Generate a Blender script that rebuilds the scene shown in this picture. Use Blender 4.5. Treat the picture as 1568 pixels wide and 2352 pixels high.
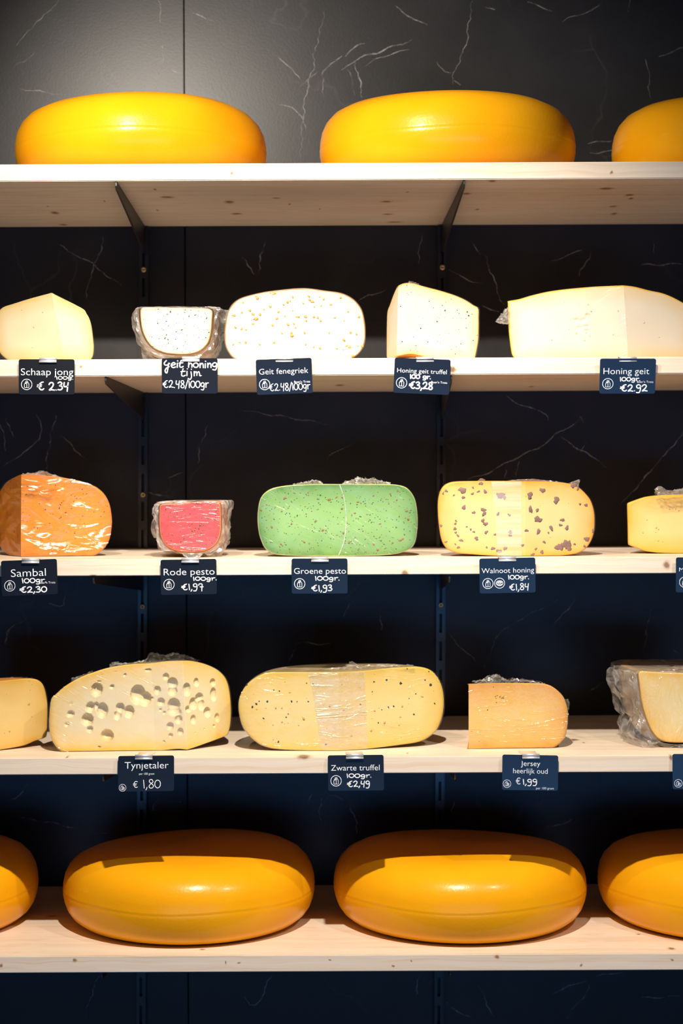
import bpy, bmesh, math, random
import numpy as np
from mathutils import Vector, Matrix

# ------------------------------------------------------------------ clear
for o in list(bpy.data.objects):
    bpy.data.objects.remove(o)
SC = bpy.context.scene
COL = SC.collection

# ------------------------------------------------------------------ camera
F_PX, DF, CX, CY, ROLL = 3840.0, 2.4, 712.0, 1118.0, 0.0045
ZE = 1.45            # eye height above the floor
DEPTH = 0.42         # shelf depth: front edges at y = 0, wall face at y = DEPTH
cam_d = bpy.data.cameras.new('camera')
cam = bpy.data.objects.new('camera', cam_d)
COL.objects.link(cam)
cam_d.sensor_width = 36.0
cam_d.sensor_fit = 'AUTO'
cam_d.lens = F_PX * 36.0 / 2352.0
cam_d.shift_x = (784 - CX) / 2352.0
cam_d.shift_y = (CY - 1176) / 2352.0
cam_d.clip_start = 0.05
cam_d.dof.use_dof = True
cam_d.dof.focus_distance = DF + 0.02
cam_d.dof.aperture_fstop = 4.0
ca, sa = math.cos(ROLL), math.sin(ROLL)
cam.matrix_world = Matrix(((ca, sa, 0, 0), (0, 0, -1, -DF), (-sa, ca, 0, ZE), (0, 0, 0, 1)))
SC.camera = cam

# ------------------------------------------------------------------ world, lamps, exposure
SC.view_settings.view_transform = 'Standard'
SC.view_settings.look = 'None'
SC.view_settings.gamma = 1.0
SC.view_settings.exposure = 0.12
SC.view_settings.use_curve_mapping = False
W = bpy.data.worlds.new('world')
SC.world = W
W.use_nodes = True
W.node_tree.nodes['Background'].inputs[0].default_value = (0.42, 0.62, 1.0, 1)
W.node_tree.nodes['Background'].inputs[1].default_value = 0.03


def spot(name, loc, target, watts, angle, blend, color, radius):
    l = bpy.data.lights.new(name, 'SPOT')
    l.energy, l.spot_size, l.spot_blend, l.color, l.shadow_soft_size = watts, math.radians(angle), blend, color, radius
    o = bpy.data.objects.new(name, l)
    COL.objects.link(o)
    o.location = loc
    o.rotation_euler = (Vector(target) - Vector(loc)).to_track_quat('-Z', 'Y').to_euler()
    return o


WARM = (1.0, 0.90, 0.77)
# ceiling track spots, about a metre in front of the shelves
spot('track_spot', (0.05, -1.0, ZE + 0.90), (-0.02, 0.0, ZE - 0.98), 150, 91, 1.0, WARM, 0.016)
spot('track_spot', (-0.40, -1.0, ZE + 0.90), (-0.08, 0.10, ZE + 0.47), 116, 62, 0.9, WARM, 0.016)
spot('track_spot', (0.95, -1.0, ZE + 0.90), (0.30, 0.1, ZE - 0.40), 34, 56, 0.7, (1.0, 0.9, 0.8), 0.016)
# daylight from the low shop window behind the viewer
win = bpy.data.lights.new('shop_window_daylight', 'AREA')
win.shape, win.size, win.size_y, win.energy, win.color = 'RECTANGLE', 4.0, 0.62, 28, (0.12, 0.42, 1.0)
wo = bpy.data.objects.new('shop_window_daylight', win)
COL.objects.link(wo)
wo.location = (0.3, -4.2, 0.46)
wo.rotation_euler = (math.radians(90), 0, 0)


# ------------------------------------------------------------------ pixel to place
def ray(px, py):
    u, v = px - CX, py - CY
    a, b = u * ca - v * sa, u * sa + v * ca
    return Vector((a / F_PX, 1.0, -b / F_PX))


CAMP = Vector((0, -DF, ZE))


def P(px, py, Y):
    return CAMP + ray(px, py) * (DF + Y)


def on_z(px, py, z):
    r = ray(px, py)
    return CAMP + r * ((z - ZE) / r.z)


def on_plane(px, py, p0, n):
    r = ray(px, py)
    return CAMP + r * ((p0 - CAMP).dot(n) / r.dot(n))


def spline(pts, n):
    """Catmull-Rom through pts resampled to n points by length"""
    p = np.array(pts, float)
    out = []
    for i in range(len(p) - 1):
        p0, p1, p2, p3 = p[max(i - 1, 0)], p[i], p[i + 1], p[min(i + 2, len(p) - 1)]
        for t in np.linspace(0, 1, 12, endpoint=False):
            out.append(0.5 * (2 * p1 + (p2 - p0) * t + (2 * p0 - 5 * p1 + 4 * p2 - p3) * t ** 2 + (3 * p1 - p0 - 3 * p2 + p3) * t ** 3))
    out.append(p[-1])
    out = np.array(out)
    d = np.r_[0, np.cumsum(np.linalg.norm(np.diff(out, axis=0), axis=1))]
    q = np.linspace(0, d[-1], n)
    return np.stack([np.interp(q, d, out[:, k]) for k in range(out.shape[1])], 1)


# ------------------------------------------------------------------ object helpers
def tag(o, label, cat, group=None):
    o['label'], o['category'] = label, cat
    if group:
        o['group'] = group
    return o


def link(name, me, mat=None, parent=None, smooth=False):
    o = bpy.data.objects.new(name, me)
    COL.objects.link(o)
    if mat is not None and not me.materials:
        me.materials.append(mat)
    if smooth and len(me.polygons):
        me.polygons.foreach_set('use_smooth', [True] * len(me.polygons))
    if parent is not None:
        o.parent = parent
        o.matrix_parent_inverse = Matrix.Identity(4)
        o.matrix_basis = parent_world[parent.name].inverted() if parent.name in parent_world else Matrix.Identity(4)
    return o


parent_world = {}


def thing(name, label, cat, loc, rot=None, group=None):
    o = bpy.data.objects.new(name, None)
    COL.objects.link(o)
    o.empty_display_size = 0.03
    m = Matrix.Translation(Vector(loc)) @ (rot if rot is not None else Matrix.Identity(4))
    o.matrix_basis = m
    parent_world[o.name] = m
    return tag(o, label, cat, group)


def mesh(name, verts, faces):
    me = bpy.data.meshes.new(name)
    me.from_pydata([tuple(v) for v in verts], [], faces)
    me.update()
    return me


def bm_mesh(name, bm):
    bmesh.ops.recalc_face_normals(bm, faces=bm.faces)
    me = bpy.data.meshes.new(name)
    bm.to_mesh(me)
    bm.free()
    return me


def bx(bm, x0, x1, y0, y1, z0, z1, M=None):
    vs = [bm.verts.new((x, y, z)) for x in (x0, x1) for y in (y0, y1) for z in (z0, z1)]
    if M is not None:
        for v in vs:
            v.co = M @ v.co
    for f in ((0, 1, 3, 2), (4, 6, 7, 5), (0, 4, 5, 1), (2, 3, 7, 6), (0, 2, 6, 4), (1, 5, 7, 3)):
        bm.faces.new([vs[i] for i in f])
    return vs


# ------------------------------------------------------------------ materials
def nodes(name):
    m = bpy.data.materials.new(name)
    m.use_nodes = True
    nt = m.node_tree
    return m, nt, nt.nodes['Principled BSDF']


def N(nt, t, **kw):
    n = nt.nodes.new(t)
    for k, v in kw.items():
        setattr(n, k, v)
    return n


def L(nt, a, b):
    nt.links.new(a, b)


def coords(nt, scale=(1, 1, 1), loc=(0, 0, 0), rot=(0, 0, 0)):
    tc = N(nt, 'ShaderNodeTexCoord')
    mp = N(nt, 'ShaderNodeMapping')
    mp.inputs['Scale'].default_value = scale
    mp.inputs['Location'].default_value = loc
    mp.inputs['Rotation'].default_value = rot
    L(nt, tc.outputs['Object'], mp.inputs['Vector'])
    return mp.outputs['Vector']


def noise(nt, vec, scale, detail=4, rough=0.5, dist=0.0):
    n = N(nt, 'ShaderNodeTexNoise')
    n.inputs['Scale'].default_value = scale
    n.inputs['Detail'].default_value = detail
    n.inputs['Roughness'].default_value = rough
    n.inputs['Distortion'].default_value = dist
    if vec is not None:
        L(nt, vec, n.inputs['Vector'])
    return n.outputs['Fac']


def ramp(nt, fac, stops, interp='LINEAR'):
    r = N(nt, 'ShaderNodeValToRGB')
    r.color_ramp.interpolation = interp
    e = r.color_ramp.elements
    while len(e) < len(stops):
        e.new(0.5)
    for el, (p, c) in zip(e, stops):
        el.position = p
        el.color = (*c, 1) if len(c) == 3 else c
    L(nt, fac, r.inputs[0])
    return r.outputs[0]


def mixc(nt, fac, a, b):
    m = N(nt, 'ShaderNodeMix', data_type='RGBA')
    for sock, val in ((m.inputs[0], fac), (m.inputs[6], a), (m.inputs[7], b)):
        if hasattr(val, 'is_linked'):
            L(nt, val, sock)
        else:
            sock.default_value = (*val, 1) if isinstance(val, tuple) else val
    return m.outputs[2]


def math_(nt, op, a, b=None, clamp=False):
    m = N(nt, 'ShaderNodeMath', operation=op)
    m.use_clamp = clamp
    for sock, val in ((m.inputs[0], a), (m.inputs[1], b)):
        if val is None:
            continue
        if hasattr(val, 'is_linked'):
            L(nt, val, sock)
        else:
            sock.default_value = val
    return m.outputs[0]


def bump(nt, h, strength, dist):
    b = N(nt, 'ShaderNodeBump')
    b.inputs['Strength'].default_value = strength
    b.inputs['Distance'].default_value = dist
    L(nt, h, b.inputs['Height'])
    return b.outputs['Normal']


def plain(name, col, rough=0.5, metal=0.0, spec=0.5, bscale=0, bstr=0.1, bdist=0.0005, var=0.0):
    m, nt, b = nodes(name)
    b.inputs['Base Color'].default_value = (*col, 1)
    b.inputs['Roughness'].default_value = rough
    b.inputs['Metallic'].default_value = metal
    b.inputs['Specular IOR Level'].default_value = spec
    v = coords(nt)
    if bscale:
        L(nt, bump(nt, noise(nt, v, bscale), bstr, bdist), b.inputs['Normal'])
    if var:
        f = noise(nt, v, bscale or 40, 3)
        L(nt, mixc(nt, f, tuple(c * (1 - var) for c in col), tuple(min(1, c * (1 + var)) for c in col)), b.inputs['Base Color'])
    return m


def stone_mat():
    m, nt, b = nodes('black_stone')
    v = coords(nt)
    c = ramp(nt, noise(nt, v, 5, 6, 0.6), [(0.3, (0.011, 0.0105, 0.0115)), (0.7, (0.023, 0.022, 0.024))])
    vd = N(nt, 'ShaderNodeMix', data_type='VECTOR')
    nn = N(nt, 'ShaderNodeTexNoise')
    nn.inputs['Scale'].default_value = 3.0
    nn.inputs['Detail'].default_value = 5
    L(nt, v, nn.inputs['Vector'])
    vd.inputs[0].default_value = 0.35
    L(nt, v, vd.inputs[4])
    L(nt, nn.outputs['Color'], vd.inputs[5])
    vo = N(nt, 'ShaderNodeTexVoronoi', feature='DISTANCE_TO_EDGE')
    vo.inputs['Scale'].default_value = 5.5
    L(nt, vd.outputs[1], vo.inputs['Vector'])
    vein = ramp(nt, vo.outputs['Distance'], [(0.0, (1, 1, 1)), (0.012, (0, 0, 0))])
    keep = ramp(nt, noise(nt, v, 7, 3), [(0.5, (0, 0, 0)), (0.70, (0.22, 0.22, 0.22))])
    L(nt, mixc(nt, math_(nt, 'MULTIPLY', vein, keep), c, (0.13, 0.125, 0.125)), b.inputs['Base Color'])
    fine = noise(nt, v, 260, 5, 0.65)
    L(nt, bump(nt, fine, 0.12, 0.0008), b.inputs['Normal'])
    b.inputs['Roughness'].default_value = 0.36
    b.inputs['Specular IOR Level'].default_value = 0.28
    return m


def vein_mat():
    m, nt, b = nodes('stone_vein')
    v = coords(nt)
    b.inputs['Base Color'].default_value = (0.26, 0.25, 0.25, 1)
    b.inputs['Roughness'].default_value = 0.45
    a = ramp(nt, noise(nt, v, 36, 6, 0.75), [(0.38, (0.06,) * 3), (0.60, (0.9,) * 3)])
    L(nt, a, b.inputs['Alpha'])
    return m


knot_group = None


def get_knot_group():
    global knot_group
    if knot_group:
        return knot_group
    g = bpy.data.node_groups.new('knot', 'ShaderNodeTree')
    for nm, tp in (('Vector', 'NodeSocketVector'), ('Center', 'NodeSocketVector'), ('Inverse', 'NodeSocketVector'), ('Prev', 'NodeSocketFloat')):
        g.interface.new_socket(nm, in_out='INPUT', socket_type=tp)
    g.interface.new_socket('Fac', in_out='OUTPUT', socket_type='NodeSocketFloat')
    gi, go = g.nodes.new('NodeGroupInput'), g.nodes.new('NodeGroupOutput')
    s = g.nodes.new('ShaderNodeVectorMath'); s.operation = 'SUBTRACT'
    mu = g.nodes.new('ShaderNodeVectorMath'); mu.operation = 'MULTIPLY'
    le = g.nodes.new('ShaderNodeVectorMath'); le.operation = 'LENGTH'
    mr = g.nodes.new('ShaderNodeMapRange'); mr.interpolation_type = 'SMOOTHSTEP'
    mr.inputs[1].default_value, mr.inputs[2].default_value = 1.1, 0.25
    mx = g.nodes.new('ShaderNodeMath'); mx.operation = 'MAXIMUM'
    g.links.new(gi.outputs[0], s.inputs[0]); g.links.new(gi.outputs[1], s.inputs[1])
    g.links.new(s.outputs[0], mu.inputs[0]); g.links.new(gi.outputs[2], mu.inputs[1])
    g.links.new(mu.outputs[0], le.inputs[0]); g.links.new(le.outputs[1], mr.inputs[0])
    g.links.new(mr.outputs[0], mx.inputs[0]); g.links.new(gi.outputs[3], mx.inputs[1])
    g.links.new(mx.outputs[0], go.inputs[0])
    knot_group = g
    return g


def pine_mat(name, knots, seed):
    m, nt, b = nodes(name)
    v0 = coords(nt, loc=(seed * 1.7, seed * 0.9, seed * 2.3))
    warp = N(nt, 'ShaderNodeTexNoise'); warp.inputs['Scale'].default_value = 9; L(nt, v0, warp.inputs['Vector'])
    wv = N(nt, 'ShaderNodeVectorMath', operation='SCALE'); wv.inputs['Scale'].default_value = 0.02
    L(nt, warp.outputs['Color'], wv.inputs[0])
    ad = N(nt, 'ShaderNodeVectorMath', operation='ADD'); L(nt, v0, ad.inputs[0]); L(nt, wv.outputs[0], ad.inputs[1])
    st = N(nt, 'ShaderNodeMapping'); st.inputs['Scale'].default_value = (1.2, 30, 75); L(nt, ad.outputs[0], st.inputs['Vector'])
    grain = noise(nt, st.outputs['Vector'], 2.0, 3, 0.55)
    c = ramp(nt, grain, [(0.30, (0.74, 0.585, 0.43)), (0.5, (0.79, 0.655, 0.51)), (0.72, (0.82, 0.70, 0.57))])
    st2 = N(nt, 'ShaderNodeMapping'); st2.inputs['Scale'].default_value = (1.5, 60, 190); L(nt, ad.outputs[0], st2.inputs['Vector'])
    lines = noise(nt, st2.outputs['Vector'], 2.0, 2, 0.5)
    c = mixc(nt, ramp(nt, lines, [(0.56, (0, 0, 0)), (0.72, (0.35, 0.35, 0.35))]), c, (0.66, 0.43, 0.25))
    tc = N(nt, 'ShaderNodeTexCoord')
    k = None
    jig = N(nt, 'ShaderNodeTexNoise'); jig.inputs['Scale'].default_value = 90; L(nt, tc.outputs['Object'], jig.inputs['Vector'])
    jv = N(nt, 'ShaderNodeVectorMath', operation='SCALE'); jv.inputs['Scale'].default_value = 0.006
    L(nt, jig.outputs['Color'], jv.inputs[0])
    ja = N(nt, 'ShaderNodeVectorMath', operation='ADD'); L(nt, tc.outputs['Object'], ja.inputs[0]); L(nt, jv.outputs[0], ja.inputs[1])
    for (p, r) in knots:
        g = N(nt, 'ShaderNodeGroup'); g.node_tree = get_knot_group()
        L(nt, ja.outputs[0], g.inputs[0])
        g.inputs[1].default_value = (p[0] + 0.003, p[1] + 0.003, p[2] + 0.003)
        g.inputs[2].default_value = tuple(1.0 / q for q in r)
        if k is not None:
            L(nt, k, g.inputs[3])
        k = g.outputs[0]
    if k is not None:
        kc = ramp(nt, k, [(0.0, (0.62, 0.38, 0.20)), (0.6, (0.50, 0.27, 0.12)), (0.95, (0.22, 0.10, 0.05))])
        c = mixc(nt, math_(nt, 'MULTIPLY', k, 0.85), c, kc)
    L(nt, c, b.inputs['Base Color'])
    b.inputs['Roughness'].default_value = 0.55
    b.inputs['Specular IOR Level'].default_value = 0.3
    L(nt, bump(nt, lines, 0.12, 0.0006), b.inputs['Normal'])
    return m


def cheese_mat(name, core, edge, width=0.012, rough=0.38, var=0.06, line=None):
    """paste colour, turning to the drier edge colour towards the rind (attribute 'edge' = metres from rind)"""
    m, nt, b = nodes(name)
    at = N(nt, 'ShaderNodeAttribute', attribute_name='edge')
    v = coords(nt)
    jit = math_(nt, 'MULTIPLY', math_(nt, 'SUBTRACT', noise(nt, v, 30, 3), 0.5), width * 1.2)
    d = math_(nt, 'DIVIDE', math_(nt, 'ADD', at.outputs['Fac'], jit), width * 2.2, True)
    f = ramp(nt, d, [(0.0, (1, 1, 1)), (0.25, (0.55,) * 3), (1.0, (0, 0, 0))])
    cl = noise(nt, v, 22, 4)
    core_c = mixc(nt, cl, tuple(c * (1 - var) for c in core), tuple(min(1, c * (1 + var)) for c in core))
    col = mixc(nt, f, core_c, edge)
    if line:
        # cross-section of the rind itself
        wob = math_(nt, 'MULTIPLY', math_(nt, 'SUBTRACT', noise(nt, v, 70, 3), 0.5), line[1] * 1.2)
        k = math_(nt, 'LESS_THAN', math_(nt, 'ADD', at.outputs['Fac'], wob), line[1])
        col = mixc(nt, k, col, line[0])
    L(nt, col, b.inputs['Base Color'])
    b.inputs['Roughness'].default_value = rough
    b.inputs['Specular IOR Level'].default_value = 0.35
    hb = math_(nt, 'ADD', noise(nt, v, 60, 4), math_(nt, 'MULTIPLY', noise(nt, v, 500, 2), 0.2))
    L(nt, bump(nt, hb, 0.2, 0.0006), b.inputs['Normal'])
    b.inputs['Subsurface Weight'].default_value = 0.0
    return m


def rind_mat(name, c1, c2, rough=0.4, scale=25):
    m, nt, b = nodes(name)
    v = coords(nt)
    L(nt, ramp(nt, noise(nt, v, scale, 5), [(0.35, c1), (0.68, c2)]), b.inputs['Base Color'])
    b.inputs['Roughness'].default_value = rough
    L(nt, bump(nt, noise(nt, v, 180, 4), 0.25, 0.001), b.inputs['Normal'])
    return m


def wheel_mat():
    m, nt, b = nodes('waxed_gouda_rind')
    v = coords(nt)
    L(nt, ramp(nt, noise(nt, v, 9, 4), [(0.3, (0.86, 0.355, 0.004)), (0.7, (0.91, 0.41, 0.006))]), b.inputs['Base Color'])
    b.inputs['Roughness'].default_value = 0.28
    b.inputs['Coat Weight'].default_value = 0.12
    b.inputs['Coat Roughness'].default_value = 0.16
    b.inputs['Specular IOR Level'].default_value = 0.22
    hb = math_(nt, 'ADD', noise(nt, v, 240, 3), math_(nt, 'MULTIPLY', noise(nt, v, 30, 4), 1.4))
    L(nt, bump(nt, hb, 0.22, 0.0008), b.inputs['Normal'])
    return m


def film_mat(name, ridge=0.0003, und=0.004, streak=(8, 8, 40), rot=(0, 0, 0), haze=0.03, gloss=1.0, rough=0.22, hazecol=(0.9, 0.9, 0.92), us=0.45):
    """cling film: a clear sheet with sharp reflections off thin stretched creases and slack areas (heights in metres)"""
    m = bpy.data.materials.new(name)
    m.use_nodes = True
    nt = m.node_tree
    for n in list(nt.nodes):
        nt.nodes.remove(n)
    out = N(nt, 'ShaderNodeOutputMaterial')
    vi = coords(nt)
    mp2 = N(nt, 'ShaderNodeMapping')
    mp2.inputs['Scale'].default_value = streak
    L(nt, coords(nt, rot=rot), mp2.inputs['Vector'])
    v = mp2.outputs['Vector']
    r1 = ramp(nt, noise(nt, v, 1.0, 3, 0.55, 0.8), [(0.39, (0, 0, 0)), (0.5, (1, 1, 1)), (0.61, (0, 0, 0))], 'EASE')
    keep = ramp(nt, noise(nt, vi, 16, 2), [(0.42, (0, 0, 0)), (0.6, (1, 1, 1))])
    h = math_(nt, 'MULTIPLY', math_(nt, 'MULTIPLY', r1, keep), ridge)
    h = math_(nt, 'ADD', h, math_(nt, 'MULTIPLY', noise(nt, v, us, 2, 0.5, 0.4), und))
    h = math_(nt, 'ADD', h, math_(nt, 'MULTIPLY', noise(nt, vi, 150, 2), ridge * 0.5))
    nrm = bump(nt, h, 1.0, 1.0)
    lw = N(nt, 'ShaderNodeLayerWeight')
    lw.inputs['Blend'].default_value = 0.5
    L(nt, nrm, lw.inputs['Normal'])
    schlick = math_(nt, 'ADD', math_(nt, 'MULTIPLY', math_(nt, 'POWER', lw.outputs['Facing'], 4.0), 0.22), 0.04)
    tr = N(nt, 'ShaderNodeBsdfTransparent')
    gl = N(nt, 'ShaderNodeBsdfAnisotropic') if False else N(nt, 'ShaderNodeBsdfGlossy')
    gl.inputs['Roughness'].default_value = rough
    L(nt, nrm, gl.inputs['Normal'])
    df = N(nt, 'ShaderNodeBsdfDiffuse')
    df.inputs['Color'].default_value = (*hazecol, 1)
    L(nt, nrm, df.inputs['Normal'])
    m1 = N(nt, 'ShaderNodeMixShader')
    hz = math_(nt, 'MULTIPLY', ramp(nt, noise(nt, v, 1.3, 4, 0.6), [(0.35, (0.25,) * 3), (0.75, (1.6,) * 3)]), haze, True)
    L(nt, hz, m1.inputs[0])
    L(nt, tr.outputs[0], m1.inputs[1])
    L(nt, df.outputs[0], m1.inputs[2])
    m2 = N(nt, 'ShaderNodeMixShader')
    L(nt, math_(nt, 'MULTIPLY', schlick, gloss, True), m2.inputs[0])
    L(nt, m1.outputs[0], m2.inputs[1])
    L(nt, gl.outputs[0], m2.inputs[2])
    L(nt, m2.outputs[0], out.inputs['Surface'])
    return m


M_STONE = stone_mat()
M_VEIN = vein_mat()
M_FLOOR = plain('grey_floor', (0.16, 0.15, 0.14), 0.5, bscale=20, var=0.15)
M_PLASTER = plain('dark_plaster', (0.03, 0.03, 0.032), 0.8, bscale=60)
M_STEEL = plain('black_steel', (0.008, 0.008, 0.009), 0.28, spec=0.6, bscale=200, bstr=0.05)
M_BRACKET = plain('bracket_steel', (0.012, 0.011, 0.011), 0.42, spec=0.5, bscale=200, bstr=0.05)
M_BRASS = plain('brass_screw', (0.55, 0.42, 0.20), 0.35, 0.9, bscale=300, bstr=0.1)
M_HOLE = plain('screw_recess', (0.01, 0.01, 0.01), 0.6, bscale=100)
M_CARD = plain('slate_card', (0.007, 0.0085, 0.013), 0.26, spec=0.5, bscale=500, bstr=0.05, bdist=0.0002)
M_CLIP = plain('clip_metal', (0.82, 0.81, 0.82), 0.35, 0.55, bscale=300, bstr=0.04)
M_PRINT = plain('white_print', (0.85, 0.86, 0.88), 0.5, bscale=300)
M_CHALK = plain('chalk_ink', (0.90, 0.90, 0.90), 0.6, bscale=900, bstr=0.3, var=0.06)
M_WHEEL = wheel_mat()

# ------------------------------------------------------------------ the room
def box_obj(name, x0, x1, y0, y1, z0, z1, mat, parent=None, bev=0.0):
    bm = bmesh.new()
    bx(bm, x0, x1, y0, y1, z0, z1)
    if bev:
        bmesh.ops.bevel(bm, geom=list(bm.edges), offset=bev, segments=2, affect='EDGES')
    return link(name, bm_mesh(name, bm), mat, parent)


fl = box_obj('floor', -3.2, 3.2, -5.0, DEPTH + 0.02, -0.05, 0.0, M_FLOOR)
fl['kind'] = 'structure'
wb = box_obj('wall_back', -3.2, 3.2, DEPTH + 0.02, DEPTH + 0.12, 0.0, 2.7, M_PLASTER)
wb['kind'] = 'structure'
SEAM = P(427, 1118, DEPTH).x
for x0 in (SEAM - 2.4, SEAM - 1.2, SEAM, SEAM + 1.2):
    box_obj('stone_panel', x0 + 0.0012, x0 + 1.2 - 0.0012, DEPTH, DEPTH + 0.02, 0.0, 2.7, M_STONE, wb, 0.0012)

VEINS = [
 [(133,0),(118,20),(95,42),(70,65),(45,95),(30,111)],[(78,120),(60,138),(42,148),(25,163)],[(45,202),(75,209),(110,213),(155,220)],
 [(365,0),(368,30),(371,60)],[(375,105),(374,125),(370,158),(360,180),(352,210)],[(370,158),(390,162),(425,168)],[(436,30),(460,37),(500,52)],
 [(742,25),(738,60),(724,110),(718,160),(706,200),(698,250),(693,300),(690,372)],[(784,130),(760,150),(740,165),(742,190),(743,235)],
 [(690,200),(724,168),(740,165)],[(784,162),(820,137),(870,118),(955,90)],[(838,152),(880,130),(945,112)],[(813,140),(825,180),(833,228)],
 [(799,160),(808,190),(818,230)],[(840,98),(805,115),(784,135)],[(1085,0),(1078,40),(1070,100),(1055,140),(1043,165),(1040,200)],
 [(1005,140),(1015,160),(1040,172)],[(1043,186),(1058,197)],[(910,15),(950,45),(985,60)],[(1382,0),(1370,20),(1340,30),(1300,45),(1280,55)],
 [(1210,5),(1250,18),(1280,30)],[(1447,0),(1441,35)],[(1568,110),(1540,120),(1508,132)],[(1484,135),(1488,160),(1491,200),(1492,235)],
 [(625,120),(665,155),(695,188)],[(1115,18),(1140,26)],[(1350,330),(1410,322)],[(1356,352),(1420,345)],[(640,240),(690,260),(700,300)],
 [(240,545),(222,600),(210,625),(195,690)],[(606,555),(590,635)],[(555,590),(590,637)],[(968,540),(958,615)],[(1025,618),(1070,640),(1120,655)],
 [(1112,585),(1125,620),(1140,660),(1157,705)],[(1358,575),(1335,620),(1308,660)],[(1345,568),(1310,585),(1262,602)],[(1470,609),(1568,606)],
 [(1498,558),(1505,588)],[(820,692),(890,663)],[(1085,560),(1100,580),(1112,585)],[(1110,705),(1158,716)],[(130,560),(200,600),(285,660)],
 [(0,970),(17,1042)],[(14,960),(31,1012)],[(85,950),(95,1000),(60,1035),(25,1060),(0,1078)],[(129,955),(115,1010),(105,1082)],[(140,1000),(175,1035),(207,1057)],
 [(478,975),(462,1020),(452,1072)],[(545,940),(640,955),(755,975)],[(805,1018),(770,1040),(742,1062)],[(340,1130),(395,1145)],[(420,1085),(382,1102)],
 [(1337,958),(1290,990),(1240,1025),(1180,1055),(1120,1085),(1068,1104)],[(1165,912),(1210,935),(1250,950),(1262,967)],[(1332,958),(1342,978)],
 [(1288,1005),(1345,1040),(1397,1076)],[(1568,995),(1500,1075),(1460,1120),(1423,1164)],[(1190,1060),(1184,1102)],[(1160,1078),(1157,1102)],[(1345,1020),(1325,1045)],
 [(62,1418),(20,1450),(9,1485)],[(20,1450),(14,1490)],[(149,1360),(145,1390),(100,1385)],[(680,1473),(670,1510),(663,1530)],[(680,1476),(765,1480)],
 [(1327,1365),(1290,1415),(1260,1448)],[(1277,1378),(1230,1405),(1180,1430),(1140,1465),(1120,1510),(1110,1542)],[(1493,1400),(1485,1450),(1477,1497)],
 [(1543,1492),(1570,1517)],[(1408,1553),(1350,1587)],[(812,1378),(784,1422)],[(875,1395),(874,1452)],[(1025,1450),(1095,1525)],
 [(68,1800),(40,1828),(18,1836)],[(45,1878),(110,1888),(180,1903),(252,1917)],[(368,1830),(355,1850),(344,1882)],[(365,1834),(422,1845)],[(716,1825),(700,1852)],
 [(738,1833),(733,1860),(742,1890)],[(786,1836),(758,1828),(738,1845)],[(800,1835),(815,1880),(822,1922)],[(1042,1840),(1034,1882)],[(1258,1902),(1322,1880)],
 [(232,2232),(205,2300),(193,2345)],[(622,2238),(587,2312),(556,2282)],[(966,2232),(952,2295)],[(1100,2262),(1120,2310),(1137,2352)],[(1356,2262),(1298,2345)],
 [(1345,2250),(1260,2285)],[(1370,2242),(1437,2230)],[(1473,2292),(1568,2288)],[(1024,2300),(1060,2330),(1090,2335)]]
random.seed(4)
vv, vf = [], []
for pl in VEINS:
    pl = [tuple(q) for q in spline(pl, max(4, 3 * len(pl)))]
    pts = []
    ph = [random.uniform(0, 6.28) for _ in range(3)]
    for a, b_ in zip(pl[:-1], pl[1:]):
        n = max(1, int(math.dist(a, b_) / 5))
        for i in range(n):
            t = i / n
            qx, qy = a[0] + (b_[0] - a[0]) * t, a[1] + (b_[1] - a[1]) * t
            pts.append((qx + 2.2 * math.sin(qy * 0.11 + ph[0]) + 1.2 * math.sin(qy * 0.31 + ph[1]) + random.uniform(-.8, .8), qy + 2.0 * math.sin(qx * 0.10 + ph[2]) + random.uniform(-.8, .8)))
    wmax = random.uniform(0.7, 1.5)
    base = len(vv)
    for i, p in enumerate(pts):
        q0, q1 = pts[max(0, i - 1)], pts[min(len(pts) - 1, i + 1)]
        d = Vector((q1[0] - q0[0], q1[1] - q0[1])).normalized()
        w = wmax * (0.25 + 0.75 * math.sin(math.pi * (i + 0.6) / (len(pts) + 0.2))) * random.uniform(0.6, 1.2)
        for s in (-1, 1):
            q = P(p[0] - d.y * w * s, p[1] + d.x * w * s, DEPTH)
            vv.append((q.x, DEPTH - 0.0003, q.z))
    for i in range(len(pts) - 1):
        k = base + 2 * i
        vf.append((k, k + 1, k + 3, k + 2))
vo_ = link('stone_veining', mesh('stone_veining', vv, vf), M_VEIN, wb)
vo_['kind'] = 'stuff'

# ------------------------------------------------------------------ shelves
T = 0.0245
SH_Y = [374.4, 823.0, 1282.0, 1738.0, 2193.0]
SZ = [ZE + (CY - y) / 1600.0 for y in SH_Y]          # top of each shelf


def kn(px, py, where, s, rpx, rpy):
    if where == 'front':
        p = P(px, py, 0.0); sc = 1 / 1600
        return (p, (rpx * sc, 0.03, rpy * sc))
    z = SZ[s] if where == 'top' else SZ[s] - T
    p = on_z(px, py, z)
    sc = (DF + p.y) / F_PX
    dep = abs(on_z(px, py + rpy, z).y - on_z(px, py - rpy, z).y) / 2
    return (p, (rpx * sc, dep, 0.006))


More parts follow.
